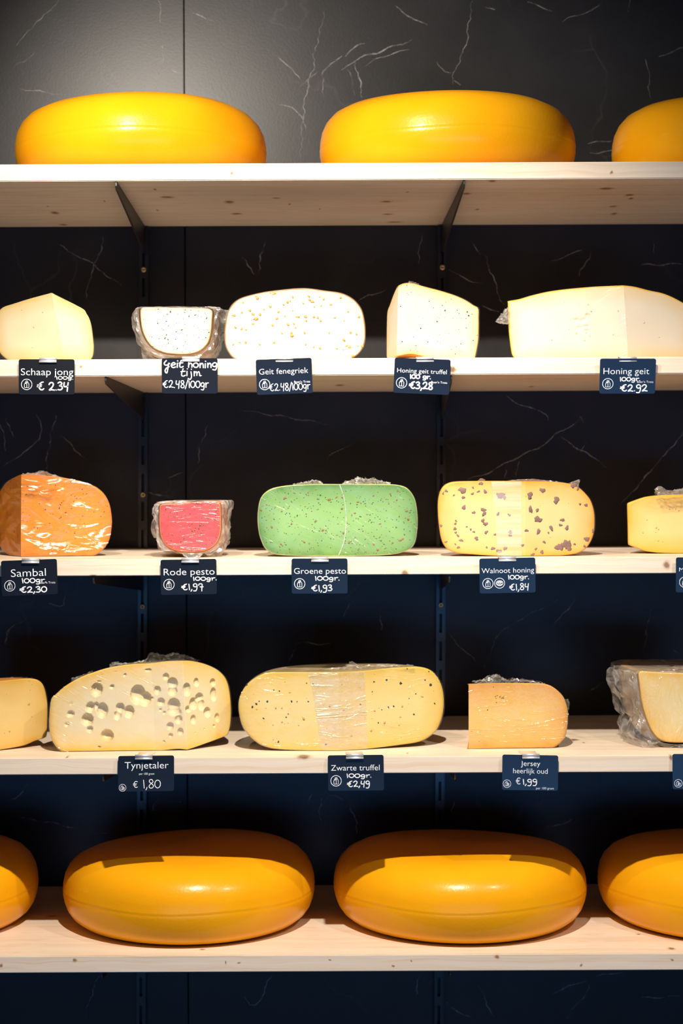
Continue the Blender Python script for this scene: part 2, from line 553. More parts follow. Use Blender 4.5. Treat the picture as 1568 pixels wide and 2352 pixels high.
KN = [
 [kn(532,398,'front',0,4,6), kn(1404,397,'front',0,4,6)] + [kn(x, y, 'under', 0, rx, ry) for x, y, rx, ry in
  ((383,453,24,3.5),(526,464,17,5),(635,455,15,2),(665,469,5,3),(543,491,18,3),(355,435,5,3),(362,483,5,2.5),(126,489,14,5),(110,474,4,2),(240,462,4,2),
   (145,516,14,3),(887,463,20,3),(935,441,5,2),(890,492,18,2.5),(1072,445,14,4),(1095,481,7,2.5),(1445,448,16,3.5),(1448,456,9,3),(1408,474,13,2.5),
   (1410,491,10,4),(1392,433,24,4),(1130,416,14,4),(735,480,3,2),(906,510,26,2.5))],
 [kn(185,842,'front',1,4,5), kn(1040,850,'front',1,16,12), kn(60,880,'under',1,14,3), kn(780,885,'under',1,16,3), kn(1220,888,'under',1,10,2)],
 [kn(930,1316,'front',2,13,10), kn(1531,1297,'front',2,13,14), kn(214,1322,'front',2,10,5), kn(620,1268,'top',2,9,2), kn(1190,1303,'front',2,3,4)],
 [kn(697,1737,'top',3,24,6), kn(152,1740,'front',3,5,4), kn(936,1730,'top',3,4,2), kn(1320,1699,'top',3,14,3), kn(1340,1706,'top',3,4,2), kn(1540,1740,'front',3,6,8)],
 [kn(172,2207,'front',4,7,7), kn(518,2211,'front',4,3,7), kn(548,2212,'front',4,5,3), kn(757,2206,'front',4,4,3), kn(1141,2198,'front',4,9,7),
  kn(1335,2216,'front',4,5,5), kn(903,2220,'front',4,6,4), kn(944,2208,'front',4,3,3), kn(1541,2179,'top',4,13,4), kn(465,2181,'top',4,9,2),
  kn(1466,2146,'top',4,6,2), kn(120,2104,'top',4,20,2), kn(2,2218,'front',4,7,8), kn(1543,2205,'front',4,5,4)]]
SLAB = ['top pine shelf board carrying bright waxed cheese wheels',
        'pine shelf board carrying pale goat and sheep cheeses',
        'pine shelf board carrying the green and red pesto cheeses',
        'pine shelf board carrying the large holed cheese',
        'lowest pine shelf board carrying shaded waxed cheese wheels']
for s in range(5):
    bm = bmesh.new()
    bx(bm, -1.05, 1.25, 0.0, DEPTH - 0.0005, SZ[s] - T, SZ[s])
    bmesh.ops.bevel(bm, geom=list(bm.edges), offset=0.0012, segments=2, affect='EDGES')
    o = link('shelf_board', bm_mesh('shelf_board', bm), pine_mat('pine_%d' % s, KN[s], s))
    tag(o, SLAB[s], 'shelf', 'pine shelf boards')

# ------------------------------------------------------------------ uprights with slots and screws
RAIL = [((334, 0), (325, 2352), (623, 1138, 1394), 'black slotted steel upright beside the panel seam'),
        ((1017, 0), (1006, 2352), (621, 1136, 1393), 'black slotted steel upright far from the panel seam')]
railx = []
for (pt, pb, scr, lab) in RAIL:
    a, b_ = P(pt[0] - 2, 540, DEPTH), P(pb[0], 2420, DEPTH)
    a = a + Vector((0, 0, SZ[0] - T - 0.002 - a.z))
    H = (a - b_).length
    xdir = math.atan2(a.x - b_.x, a.z - b_.z)
    R = Matrix.Rotation(xdir, 4, 'Y')
    root = thing('shelf_upright', lab, 'upright', (b_.x, DEPTH, b_.z), R, 'slotted wall uprights')
    Mw = Matrix.Translation((b_.x, DEPTH, b_.z)) @ R
    bm = bmesh.new()
    yF, wd = -0.012, 0.0078
    bx(bm, -wd, -0.0026, yF, yF + 0.0016, 0, H, Mw)          # front face left and right of the slots
    bx(bm, 0.0022, wd - 0.0016, yF, yF + 0.0016, 0, H, Mw)
    bx(bm, -wd, -wd + 0.0014, yF + 0.0016, -0.0002, 0, H, Mw)  # side flanges
    bx(bm, wd - 0.0014, wd, yF - 0.0012, -0.0002, 0, H, Mw)
    z, pitch, sl = 0.006, 0.047, 0.032
    while z < H - 0.05:
        bx(bm, -0.0026, 0.0022, yF, yF + 0.0016, z + sl, z + pitch, Mw)
        z += pitch
    link('channel', bm_mesh('channel', bm), M_STEEL, root)
    for sy in scr:
        q = P(0, sy, DEPTH)
        z = (q.z - b_.z) / math.cos(xdir)
        bm = bmesh.new()
        prof = [(0.0045, 0.0), (0.0044, -0.0012), (0.0030, -0.0022), (0.0016, -0.0018), (0.0012, -0.0006), (0.0, -0.0005)]
        n = 20
        rings = [[bm.verts.new(Mw @ Vector((r * math.cos(6.2832 * i / n), yF + y, z + r * math.sin(6.2832 * i / n)))) for i in range(n)] for r, y in prof[:-1]]
        for r0, r1 in zip(rings[:-1], rings[1:]):
            for i in range(n):
                bm.faces.new((r0[i], r0[(i + 1) % n], r1[(i + 1) % n], r1[i]))
        cap = bm.faces.new(rings[-1])
        bm.faces.index_update()
        bm.faces.ensure_lookup_table()
        cap.material_index = 1
        me = bm_mesh('screw', bm)
        me.materials.append(M_BRASS)
        me.materials.append(M_HOLE)
        link('screw', me, None, root, True)
    railx.append(lambda z, b_=b_, t=math.tan(xdir): b_.x + (z - b_.z) * t)

# ------------------------------------------------------------------ brackets under each shelf
BR = [(266, 1066), (242, 1036), (214, 1032), (236, 1045), (233, 1034)]
BL = ['under the top shelf', 'under the shelf of goat cheeses', 'under the shelf of pesto cheeses', 'under the shelf with the holed cheese', 'under the lowest shelf']
for s in range(5):
    zt = SZ[s] - T - 0.0002
    for k in range(2):
        f = P(BR[s][k], SH_Y[s] + 40, 0.002)
        bxx = railx[k](zt)
        A, B = Vector((f.x, 0.004, 0)), Vector((bxx, DEPTH - 0.0135, 0))
        d = (B - A).normalized()
        n = Vector((-d.y, d.x, 0)) * 0.0014
        prof = [(0.0, 0.0), (0.0, -0.0065), (0.012, -0.011), (0.95, -0.044), (1.0, -0.047), (1.0, 0.0)]
        vs, fs = [], []
        for sgn in (-1, 1):
            for t, dz in prof:
                q = A.lerp(B, t) + n * sgn
                vs.append((q.x, q.y, zt + dz))
        m6 = len(prof)
        fs.append(tuple(range(m6)))
        fs.append(tuple(range(2 * m6 - 1, m6 - 1, -1)))
        for i in range(m6):
            j = (i + 1) % m6
            fs.append((i, i + m6, j + m6, j))
        bm = bmesh.new()
        bm.from_mesh(mesh('tmp', vs, fs))
        bmesh.ops.bevel(bm, geom=list(bm.edges), offset=0.0004, segments=1, affect='EDGES')
        o = link('shelf_bracket', bm_mesh('shelf_bracket', bm), M_BRACKET)
        tag(o, 'black steel bracket %s, %s the panel seam' % (BL[s], 'beside' if k == 0 else 'far from'), 'bracket', 'shelf brackets')

# ------------------------------------------------------------------ whole cheese wheels
WP = [(0.0, 0.0), (0.45, 0.0), (0.72, 0.0), (0.81, 0.008), (0.875, 0.045), (0.93, 0.115), (0.966, 0.20), (0.988, 0.30), (0.999, 0.39), (1.0, 0.435), (0.9985, 0.448), (1.0015, 0.462), (0.9995, 0.48),
      (0.996, 0.56), (0.982, 0.66), (0.95, 0.765), (0.895, 0.858), (0.81, 0.928), (0.69, 0.97), (0.50, 0.992), (0.25, 1.0), (0.0, 1.0)]


def wheel(px, py, s, R, H, Yc, label, group, rot):
    c = P(px, py, Yc)
    prof = [(r, z) for r, z in WP]
    seg = 128
    vs, fs = [], []
    rng = np.random.RandomState(int(px) + 1007)
    ph = rng.rand(6) * 6.28
    for j, (r, z) in enumerate(prof[1:-1]):
        for i in range(seg):
            a = 2 * math.pi * i / seg + rot
            wob = 1 + 0.004 * math.sin(2 * a + ph[0]) + 0.003 * math.sin(3 * a + ph[1]) * z
            sag = 0.0035 * math.sin(a + ph[2]) * z + 0.002 * math.sin(2 * a + ph[3]) * z
            seamw = 0.0012 * math.sin(5 * a + ph[4]) if 7 < j < 13 else 0
            vs.append((c.x + r * R * wob * math.cos(a), Yc + r * R * wob * math.sin(a), SZ[s] + 0.0002 + z * H + sag + seamw))
    m = len(prof) - 2
    for j in range(m - 1):
        for i in range(seg):
            k = (i + 1) % seg
            fs.append((j * seg + i, j * seg + k, (j + 1) * seg + k, (j + 1) * seg + i))
    vs.append((c.x, Yc, SZ[s] + 0.0002)); vs.append((c.x, Yc, SZ[s] + H))
    for i in range(seg):
        k = (i + 1) % seg
        fs.append((i, len(vs) - 2, k))
        fs.append(((m - 1) * seg + k, len(vs) - 1, (m - 1) * seg + i))
    o = link('round_cheese', mesh('round_cheese', vs, fs), M_WHEEL, None, True)
    return tag(o, label, 'cheese', group)


TG, BG = 'waxed wheels on the top shelf', 'waxed wheels on the lowest shelf'
wheel(325, 330, 0, 0.1955, 0.122, 0.212, 'bright yellow waxed cheese wheel in front of the panel seam on the top shelf', TG, 0.3)
wheel(1026, 330, 0, 0.198, 0.126, 0.212, 'bright yellow waxed cheese wheel between two others on the top shelf', TG, 1.1)
wheel(1697, 330, 0, 0.1955, 0.124, 0.212, 'dimmer waxed cheese wheel on the top shelf above the long honey goat cheese', TG, 2.0)
wheel(435, 2036, 4, 0.1945, 0.117, 0.206, 'orange waxed wheel on the lowest shelf below the large holed cheese', BG, 0.7)
wheel(1055, 2032, 4, 0.1950, 0.117, 0.206, 'orange waxed wheel on the lowest shelf below the square-cut orange cheese piece', BG, 1.9)
wheel(-202, 2036, 4, 0.1945, 0.117, 0.206, 'orange waxed wheel on the lowest shelf below the plain golden cheese', BG, 2.5)
wheel(1663, 2030, 4, 0.1955, 0.117, 0.206, 'orange waxed wheel on the lowest shelf below the grey-wrapped pale cheese piece', BG, 3.1)


# ------------------------------------------------------------------ cut cheeses: sectors of a wheel
def grid_mesh(name, Pn, closed_u=False):
    """Pn: array (m, n, 3) -> quad mesh"""
    m, n = Pn.shape[:2]
    fs = []
    for i in range(m - 1):
        for j in range(n - 1):
            a = i * n + j
            fs.append((a, a + 1, a + n + 1, a + n))
    return mesh(name, Pn.reshape(-1, 3), fs)


def orient(me, n):
    k = np.zeros(len(me.polygons) * 3)
    me.polygons.foreach_get('normal', k)
    if k.reshape(-1, 3).sum(0) @ np.array(n) < 0:
        me.flip_normals()


def merge_by_distance(me, d=1e-5):
    bm = bmesh.new()
    bm.from_mesh(me)
    bmesh.ops.remove_doubles(bm, verts=bm.verts, dist=d)
    bmesh.ops.dissolve_degenerate(bm, edges=bm.edges, dist=1e-6)
    bmesh.ops.recalc_face_normals(bm, faces=bm.faces)
    bm.to_mesh(me)
    bm.free()
    me.update()


def poly_dist(pts, line):
    """distance from every point to a polyline (numpy)"""
    best = np.full(len(pts), 1e9)
    for a, b_ in zip(line[:-1], line[1:]):
        ab = b_ - a
        t = np.clip(((pts - a) @ ab) / max(ab @ ab, 1e-12), 0, 1)
        best = np.minimum(best, np.linalg.norm(pts - (a + t[:, None] * ab), axis=1))
    return best


def set_edge(me, dist):
    at = me.attributes.new('edge', 'FLOAT', 'POINT')
    at.data.foreach_set('value', dist.astype(np.float32))


class Cheese:
    pass


def sector(name, label, s, at, ab, Yax, right, thR, left, thL, m_face, m_rind, m_film=None, nprof=90, nu=40, holes=None, group='cut cheeses', cat='cheese', film_scale=1.006, Ytop=None):
    """a piece of a cheese wheel: cut faces traced on upright planes through the axis, rind turned about the axis behind them"""
    C = Cheese()
    zs = SZ[s] + 0.0006
    if Yax is None:
        Yax = min(max(on_z(ab[0], ab[1], SZ[s]).y, 0.012), 0.11)
    A0 = P(at[0], at[1], Yax if Ytop is None else Ytop)
    A1 = P(ab[0], ab[1], Yax)
    profs = []
    planes = []
    for pts, th in ((right, thR), (left, thL)):
        d = Vector((math.cos(math.radians(th)), math.sin(math.radians(th)), 0))
        n = d.cross(A0 - A1).normalized()
        if n.y > 0:
            n = -n                      # outward, towards the viewer's side of the face
        planes.append((A1, n))
        q = [A0] + [on_plane(x, y, A1, n) for x, y in pts] + [A1]
        profs.append(spline(q, nprof))
    # rest on the shelf
    mz = min(p[:, 2].min() for p in profs)
    dz = zs - mz
    for p in profs:
        if dz < 0:
            p[:, 2] += dz
        p[:, 2] = np.maximum(p[:, 2], zs)
        if dz > 0:
            pass
    A0 = Vector(profs[0][0]); A1 = Vector(profs[0][-1])
    root = thing(name, label, cat, (A1.x, A1.y + 0.03, SZ[s]), None, group)
    tt = np.linspace(0, 1, nprof)[:, None]
    axis = np.array(A0)[None] * (1 - tt) + np.array(A1)[None] * tt
    faces = []
    uu = np.r_[np.linspace(0, 0.965, nu), [0.98, 0.992, 1.0]]
    push = np.r_[np.zeros(nu), [0.0002, 0.0008, 0.0020]]
    rims = []
    for (prof, (p0, n)) in zip(profs, planes):
        nn = np.array(n)
        G = axis[None] * (1 - uu[:, None, None]) + prof[None] * uu[:, None, None]
        flat = G.reshape(-1, 3)
        dist = poly_dist(flat, prof)
        back = np.zeros(len(flat))
        back = np.repeat(push, nprof)
        if holes:
            for (hx, hy, rx, ry, dp) in holes:
                hc = np.array(on_plane(hx, hy, p0, n))
                rel = flat - hc
                sc = (DF + hc[1]) / F_PX
                t = np.array((-nn[1], nn[0], 0)); t /= np.linalg.norm(t)
                fore = max(abs(t[0]), 0.5)
                q = (rel @ t * fore / (rx * sc)) ** 2 + (rel[:, 2] / (ry * sc)) ** 2
                dd = np.where(q < 1, np.sqrt(np.maximum(0, 1 - q)) ** 0.7, 0) * dp * min(rx, ry) * sc
                back = np.maximum(back, dd)
        flat2 = flat - nn[None] * back[:, None]
        flat2[:, 2] = np.maximum(flat2[:, 2], zs)
        Gp = flat2.reshape(G.shape)
        rims.append(Gp[-1])
        me = grid_mesh('cut_face', Gp)
        orient(me, n)
        set_edge(me, dist)
        link('cut_face', me, m_face, root, True)
        faces.append(G)
    # rind: revolve from right rim to left rim
    nb = 44
    a0, a1 = math.radians(thR), math.radians(thL)
    Rr = np.linalg.norm((rims[0] - axis)[:, :2], axis=1)
    Rl = np.linalg.norm((rims[1] - axis)[:, :2], axis=1)
    ymax = DEPTH - 0.016
    strips = [rims[0]]
    for i in range(1, nb):
        t = i / nb
        a = a0 + (a1 - a0) * t
        rad = Rr * (1 - t) + Rl * t
        z = rims[0][:, 2] * (1 - t) + rims[1][:, 2] * t
        x = axis[:, 0] + rad * math.cos(a)
        y = axis[:, 1] + rad * math.sin(a)
        y = np.minimum(y, ymax)
        strips.append(np.stack([x, y, z], 1))
    strips.append(rims[1])
    S = np.array(strips)
    S[..., 2] = np.maximum(S[..., 2], zs)
    me = grid_mesh('rind', S)
    orient(me, (0, 1, 0))
    link('rind', me, m_rind, root, True)
    if m_film is not None:
        rng = np.random.RandomState(len(name) * 13 + int(at[0]) % 97)
        F = [g.copy() for g in faces]
        cen = S.reshape(-1, 3).mean(0)
        cen[2] = zs + 0.3 * (A0.z - zs)
        wrap = None
        for G in (F[0], F[1], S):
            g = cen + (G - cen) * film_scale
            nn = np.array((0, 1.0, 0))
            if G is not S:
                nn = np.array(planes[0 if G is F[0] else 1][1])
                g = g + nn * 0.0006
            g[..., 2] = np.maximum(g[..., 2], zs - 0.0003)
            me = grid_mesh('plastic_wrap', g)
            orient(me, nn)
            link('plastic_wrap', me, m_film, root, True)
    C.root, C.planes, C.profs, C.axis, C.A0, C.A1 = root, planes, profs, axis, A0, A1
    C.at, C.ab = at, ab
    C.dz = min(dz, 0)

    def place(px, py, off=0.0):
        # choose the face by the side of the crease
        t = (py - at[1]) / (ab[1] - at[1])
        xc = at[0] + (ab[0] - at[0]) * t
        p0, n = planes[0] if px >= xc else planes[1]
        p0 = p0 + Vector((0, 0, 0))
        q = on_plane(px, py, p0, n)
        q = q + n * off
        return q, n
    C.place = place
    C.outline = [at] + list(right) + [ab] + list(reversed(left))
    return C


def sweep(name, label, s, outline, Y0, depth, pivot, secs, m_face, m_rind, m_film, group='cut cheeses', cat='cheese', film=1.04, crumple=0.004, seed=1):
    """a piece with one flat cut face and a rind that bulges out behind it"""
    C = Cheese()
    zs = SZ[s] + 0.0006
    piv = np.array(P(pivot[0], pivot[1], Y0))
    pts = np.array([P(x, y, Y0) for x, y in outline])
    # dense closed loop; keep corners of the flat top sharp
    loop = []
    n = len(pts)
    for i in range(n):
        a, b_ = pts[i], pts[(i + 1) % n]
        k = max(2, int(np.linalg.norm(b_ - a) / 0.003))
        for j in range(k):
            loop.append(a + (b_ - a) * j / k)
    loop = np.array(loop)
    for it in range(3):
        sm = 0.25 * np.roll(loop, 1, 0) + 0.5 * loop + 0.25 * np.roll(loop, -1, 0)
        loop = sm
    root = thing(name, label, cat, (piv[0], Y0 + depth * 0.4, SZ[s]), None, group)
    nu = 30
    cen = loop.mean(0)
    uu = np.r_[np.linspace(0.0, 0.97, nu), [0.985, 1.0]]
    push = np.r_[np.zeros(nu), [0.0002, 0.0012]]
    G = cen[None, None] * (1 - uu[:, None, None]) + loop[None] * uu[:, None, None]
    flat = G.reshape(-1, 3)
    dist = poly_dist(flat, np.vstack([loop, loop[:1]]))
    G = G + np.array((0, 1, 0))[None, None] * push[:, None, None]
    G = np.concatenate([G, G[:, :1]], 1)
    me = grid_mesh('cut_face', G)
    orient(me, (0, -1, 0))
    set_edge(me, np.concatenate([dist.reshape(len(uu), -1), dist.reshape(len(uu), -1)[:, :1]], 1).reshape(-1))
    link('cut_face', me, m_face, root, True)
    rows = [G[-1, :-1]]
    for (t, sx, szz) in secs:
        q = piv + (loop - piv) * np.array((sx, 1, szz))
        q[:, 1] = Y0 + depth * t
        rows.append(q)
    end = rows[-1].mean(0)
    for f in (0.7, 0.35, 0.02):
        rows.append(end + (rows[len(secs)] - end) * f + np.array((0, 0.004, 0)))
    S = np.array(rows)
    S = np.concatenate([S, S[:, :1]], 1)
    S[..., 2] = np.maximum(S[..., 2], zs)
    # smooth interpolation along the sweep
    K = 5
    fine = []
    for i in range(len(S) - 1):
        for j in range(K):
            t = j / K
            fine.append(S[i] * (1 - t) + S[i + 1] * t)
    fine.append(S[-1])
    S = np.array(fine)
    link('rind', grid_mesh('rind', S), m_rind, root, True)
    # film, tight on the cut face, crumpled round the rind
    rng = np.random.RandomState(seed)
    g0 = G + np.array((0, -0.0009, 0))
    me = grid_mesh('plastic_wrap', g0)
    orient(me, (0, -1, 0))
    link('plastic_wrap', me, m_film[0], root, True)
    c2 = S.reshape(-1, 3).mean(0)
    W2 = c2 + (S - c2) * np.array((film, 1.0, film))
    m_, n_ = W2.shape[:2]
    nz = rng.randn(m_, n_, 3)
    for it in range(1):
        nz = 0.5 * nz + 0.25 * np.roll(nz, 1, 1) + 0.25 * np.roll(nz, -1, 1)
    big = rng.randn(7, 14, 1)
    ii = np.linspace(0, 6, m_); jj = np.linspace(0, 13, n_)
    bi = np.array([[big[int(a), int(b_) % 14, 0] for b_ in jj] for a in ii])
    for it in range(3):
        bi = 0.5 * bi + 0.25 * np.roll(bi, 1, 1) + 0.25 * np.roll(bi, -1, 1)
    rad = W2 - c2
    rad /= np.linalg.norm(rad, axis=2, keepdims=True)
    amp = np.minimum(1, np.arange(m_) / 4.0)[:, None, None]
    ztop = piv[2]
    W2 = W2 + amp * (rad * (np.abs(bi)[..., None] * crumple * 1.6) + nz * crumple * 0.45)
    # none above the flat cut top
    W2[..., 2] = np.minimum(W2[..., 2], ztop - 0.001 + 0.003 * amp[..., 0])
    W2[..., 2] = np.maximum(W2[..., 2], SZ[s] + 0.0003)
    W2[:, -1] = W2[:, 0]
    link('wrap_folds', grid_mesh('wrap_folds', W2), m_film[1], root, False)
    C.root = root
    C.outline = outline

    def place(px, py, off=0.0):
        return P(px, py, Y0 - off), Vector((0, -1, 0))
    C.place = place
    return C


def inside(x, y, poly):
    c = False
    j = len(poly) - 1
    for i in range(len(poly)):
        xi, yi = poly[i]; xj, yj = poly[j]
        if (yi > y) != (yj > y) and x < (xj - xi) * (y - yi) / (yj - yi) + xi:
            c = not c
        j = i
    return c


def shrink(poly, f):
    cx = sum(p[0] for p in poly) / len(poly); cy = sum(p[1] for p in poly) / len(poly)
    return [(cx + (x - cx) * f, cy + (y - cy) * f) for x, y in poly]


def scatter(poly, n, seed, f=0.96):
    rnd = random.Random(seed)
    pl = shrink(poly, f)
    xs = [p[0] for p in pl]; ys = [p[1] for p in pl]
    out = []
    while len(out) < n:
        x, y = rnd.uniform(min(xs), max(xs)), rnd.uniform(min(ys), max(ys))
        if inside(x, y, pl):
            out.append((x, y))
    return out


ICO = None


def ico():
    global ICO
    if ICO is None:
        bm = bmesh.new()
        bmesh.ops.create_icosphere(bm, subdivisions=1, radius=1.0)
        ICO = ([v.co.copy() for v in bm.verts], [tuple(v.index for v in f.verts) for f in bm.faces])
        bm.free()
    return ICO


ICO2 = None


def ico2():
    global ICO2
    if ICO2 is None:
        bm = bmesh.new()
        bmesh.ops.create_icosphere(bm, subdivisions=2, radius=1.0)
        ICO2 = ([v.co.copy() for v in bm.verts], [tuple(v.index for v in f.verts) for f in bm.faces])
        bm.free()
    return ICO2


def nut(C, px, py, r, ang, rnd):
    q, n = C.place(px, py, 0.0)
    sc = (DF + q.y) / F_PX
    t = Vector((-n.y, n.x, 0)).normalized()
    V, Fc = ico2()
    a1, a2, a3, e = rnd.uniform(0, 6.28), rnd.uniform(0, 6.28), rnd.uniform(0, 6.28), rnd.uniform(1.0, 1.45)
    c, s_ = math.cos(ang), math.sin(ang)
    vs = []
    for v in V:
        an = math.atan2(v.z, v.x)
        k = (1 + 0.20 * math.sin(2 * an + a1) + 0.17 * math.sin(3 * an + a2) + 0.12 * math.sin(5 * an + a3)) * rnd.uniform(0.93, 1.07)
        a, b_ = v.x * r * sc * k * e ** 0.5, v.z * r * sc * k / e ** 0.5
        dep = 0.00055 * (1 + 0.5 * math.sin(4 * an + a2))
        vs.append(q + t * (a * c - b_ * s_) + Vector((0, 0, 1)) * (a * s_ + b_ * c) + n * (v.y * dep))
    return vs, Fc


def blob(C, px, py, rx, ry, ang, rnd, depth=0.35, off=0.0, jitter=0.35):
    """a small lump set into the cut face: rx, ry in photo pixels; returns verts, faces"""
    q, n = C.place(px, py, off)
    sc = (DF + q.y) / F_PX
    t = Vector((-n.y, n.x, 0)).normalized()
    up = Vector((0, 0, 1))
    V, Fc = ico()
    c, s_ = math.cos(ang), math.sin(ang)
    dmm = min(0.0005, depth * min(rx, ry) * sc)
    vs = []
    for v in V:
        k = 1 + rnd.uniform(-jitter, jitter)
        a, b_ = v.x * rx * sc * k, v.z * ry * sc * k
        vs.append(q + t * (a * c - b_ * s_) + up * (a * s_ + b_ * c) + n * (v.y * dmm))
    return vs, Fc


def flecks(C, name, pts, rmin, rmax, mat, seed, elong=1.6, horiz=False, merged=True):
    rnd = random.Random(seed)
    vs, fs = [], []
    for p in pts:
        r = p[2] if len(p) > 2 else rnd.uniform(rmin, rmax) * (1 if rnd.random() < 0.8 else 1.35)
        e = rnd.uniform(1.0, elong)
        ang = rnd.gauss(0, 0.3) if horiz else rnd.uniform(0, math.pi)
        v, f = blob(C, p[0], p[1], r * e ** 0.5, r / e ** 0.5, ang, rnd) if merged else nut(C, p[0], p[1], r, ang, rnd)
        if merged:
            b_ = len(vs)
            vs += v
            fs += [tuple(i + b_ for i in q) for q in f]
        else:
            link(name, mesh(name, v, f), mat, C.root, True)
    if merged:
        o = link(name, mesh(name, vs, fs), mat, C.root, True)
        o['kind'] = 'stuff'


def tuft(C, base, top, Y, mat, seed, thick=0.02, rows=7, cols=40, amp=0.004, layers=2):
    """gathered film standing up from a cheese: base and top are traced outlines"""
    rng = np.random.RandomState(seed)
    allv, allf, off = [], [], 0
    for l in range(layers):
        b3 = spline([tuple(P(x, y, Y)) for x, y in base], cols)
        t3 = spline([tuple(P(x, y, Y)) for x, y in top], cols)
        y0 = (l / max(1, layers - 1) - 0.5) * thick
        G = []
        for i in range(rows):
            t = i / (rows - 1)
            row = b3 * (1 - t) + t3 * t * (1 - 0.12 * l) + t3 * t * 0.12 * l * 0 + b3 * t * 0.12 * l
            row = row + rng.randn(cols, 3) * np.array((amp * 0.5, amp, amp * 0.55)) * (0.4 + 0.6 * math.sin(math.pi * min(t, 0.8)))
            row[:, 1] += y0 * (1 - 0.7 * t) + (0.006 * math.sin(5 * t + l))
            G.append(row)
        G = np.array(G)
        for i in range(rows - 1):
            for j in range(cols - 1):
                a = off + i * cols + j
                allf.append((a, a + 1, a + cols + 1, a + cols))
        allv.append(G.reshape(-1, 3))
        off += rows * cols
    link('wrap_folds', mesh('wrap_folds', np.concatenate(allv), allf), mat, C.root, False)


def band(C, leftpts, rightpts, mat, off=0.0014, n=50, name='film_overlap'):
    a = spline(leftpts, n)
    b_ = spline(rightpts, n)
    G = []
    for i in range(24):
        t = i / 23
        G.append([tuple(C.place(x, y, off)[0]) for x, y in (a * (1 - t) + b_ * t)])
    me = grid_mesh(name, np.array(G))
    orient(me, (0, -1, 0))
    link(name, me, mat, C.root, True)


# film variants
F_SOFT = film_mat('cling_film_taut', 0.00012, 0.003, (9, 9, 22), haze=0.02, gloss=0.8)
F_MED = film_mat('cling_film_creased', 0.0016, 0.010, (11, 11, 42), haze=0.03)
F_DIAG = film_mat('cling_film_diagonal', 0.0011, 0.006, (8, 8, 50), rot=(0, math.radians(-32), 0), haze=0.03)
F_HEAVY = film_mat('cling_film_glaring', 0.0008, 0.034, (14, 14, 30), haze=0.012, gloss=1.9, rough=0.24, us=0.75)
F_STREAK = film_mat('cling_film_streaked', 0.0024, 0.003, (12, 12, 46), haze=0.03, gloss=1.2)
F_BAND = film_mat('cling_film_doubled', 0.0003, 0.0012, (5, 5, 70), haze=0.25, gloss=1.4, rough=0.24, hazecol=(0.95, 0.92, 0.86))
F_BANDS = film_mat('cling_film_doubled_streaks', 0.0026, 0.006, (9, 9, 50), haze=0.15, gloss=2.4, hazecol=(0.95, 0.93, 0.9))
F_CRUMPLE = film_mat('cling_film_gathered', 0.0004, 0.006, (40, 40, 40), haze=0.22, gloss=2.0, rough=0.22, hazecol=(0.8, 0.76, 0.7))

WHITE_E = (0.86, 0.70, 0.42)
R_BROWN = rind_mat('brown_rind', (0.16, 0.075, 0.025), (0.36, 0.2, 0.08), 0.4)
R_YEL = rind_mat('yellow_wax_rind', (0.72, 0.36, 0.03), (0.85, 0.48, 0.05), 0.4)
R_ORANGE = rind_mat('orange_rind', (0.70, 0.25, 0.02), (0.80, 0.36, 0.04), 0.4)
R_DULL = rind_mat('dull_brown_rind', (0.24, 0.17, 0.07), (0.40, 0.30, 0.13), 0.45)
R_PALE = rind_mat('pale_rind', (0.80, 0.62, 0.34), (0.86, 0.72, 0.45), 0.4)
R_GREEN = rind_mat('green_rind', (0.28, 0.36, 0.10), (0.45, 0.46, 0.16), 0.4)
R_RED = rind_mat('red_rind', (0.55, 0.16, 0.06), (0.62, 0.26, 0.10), 0.4)
R_SAMB = rind_mat('sambal_rind', (0.62, 0.20, 0.01), (0.72, 0.27, 0.015), 0.4)

BLACKISH = plain('truffle_bits', (0.022, 0.014, 0.010), 0.6, bscale=300)
HERB = plain('dried_herbs', (0.05, 0.045, 0.02), 0.7, bscale=300)
SEED = plain('fenugreek_seeds', (0.62, 0.27, 0.045), 0.55, bscale=300, var=0.2)
SEEDB = plain('brown_seed_bits', (0.22, 0.09, 0.03), 0.6, bscale=300, var=0.3)
DKGREEN = plain('green_herb_bits', (0.028, 0.075, 0.025), 0.6, bscale=300)
CHILI = plain('chilli_bits', (0.30, 0.02, 0.012), 0.5, bscale=300)
WALNUT = plain('walnut_bits', (0.21, 0.11, 0.085), 0.65, bscale=240, bstr=0.5, bdist=0.001, var=0.35)
PIT = plain('paste_pits', (0.60, 0.34, 0.11), 0.6, bscale=300)
PITP = plain('pale_paste_pits', (0.74, 0.52, 0.29), 0.6, bscale=300)

# ---- shelf of goat and sheep cheeses
G2, G3, G4 = 'cut cheeses on the goat cheese shelf', 'cut cheeses on the pesto cheese shelf', 'cut cheeses on the shelf of the holed cheese'
c = sector('cheese_wedge', 'plain cream cheese wedge with pointed top, above the Schaap jong card', 1, (118.6, 673), (149, 829), 0.02,
           [(155,691),(189.8,709.7),(197.5,719.6),(205,732.7),(210.5,751),(214.3,774),(216.6,795.4),(215,815),(210,825),(204,829.5),(185,830)], 38,
           [(90,680),(61,688),(26,699),(9,704.3),(-2,712),(-10,726),(-14,748),(-14,772),(-10,795),(-1,812),(8,821),(17,827),(30,830),(80,830)], 148,
           cheese_mat('sheep_paste', (0.76, 0.65, 0.42), (0.64, 0.45, 0.15), 0.012), R_PALE, F_SOFT, group=G2)
flecks(c, 'paste_pit', [(97.9,717.4,1.6),(77.5,751.6,2.4),(74,798.6,1.3),(50,712,1.2),(139,724,1)], 1, 2, PIT, 1)

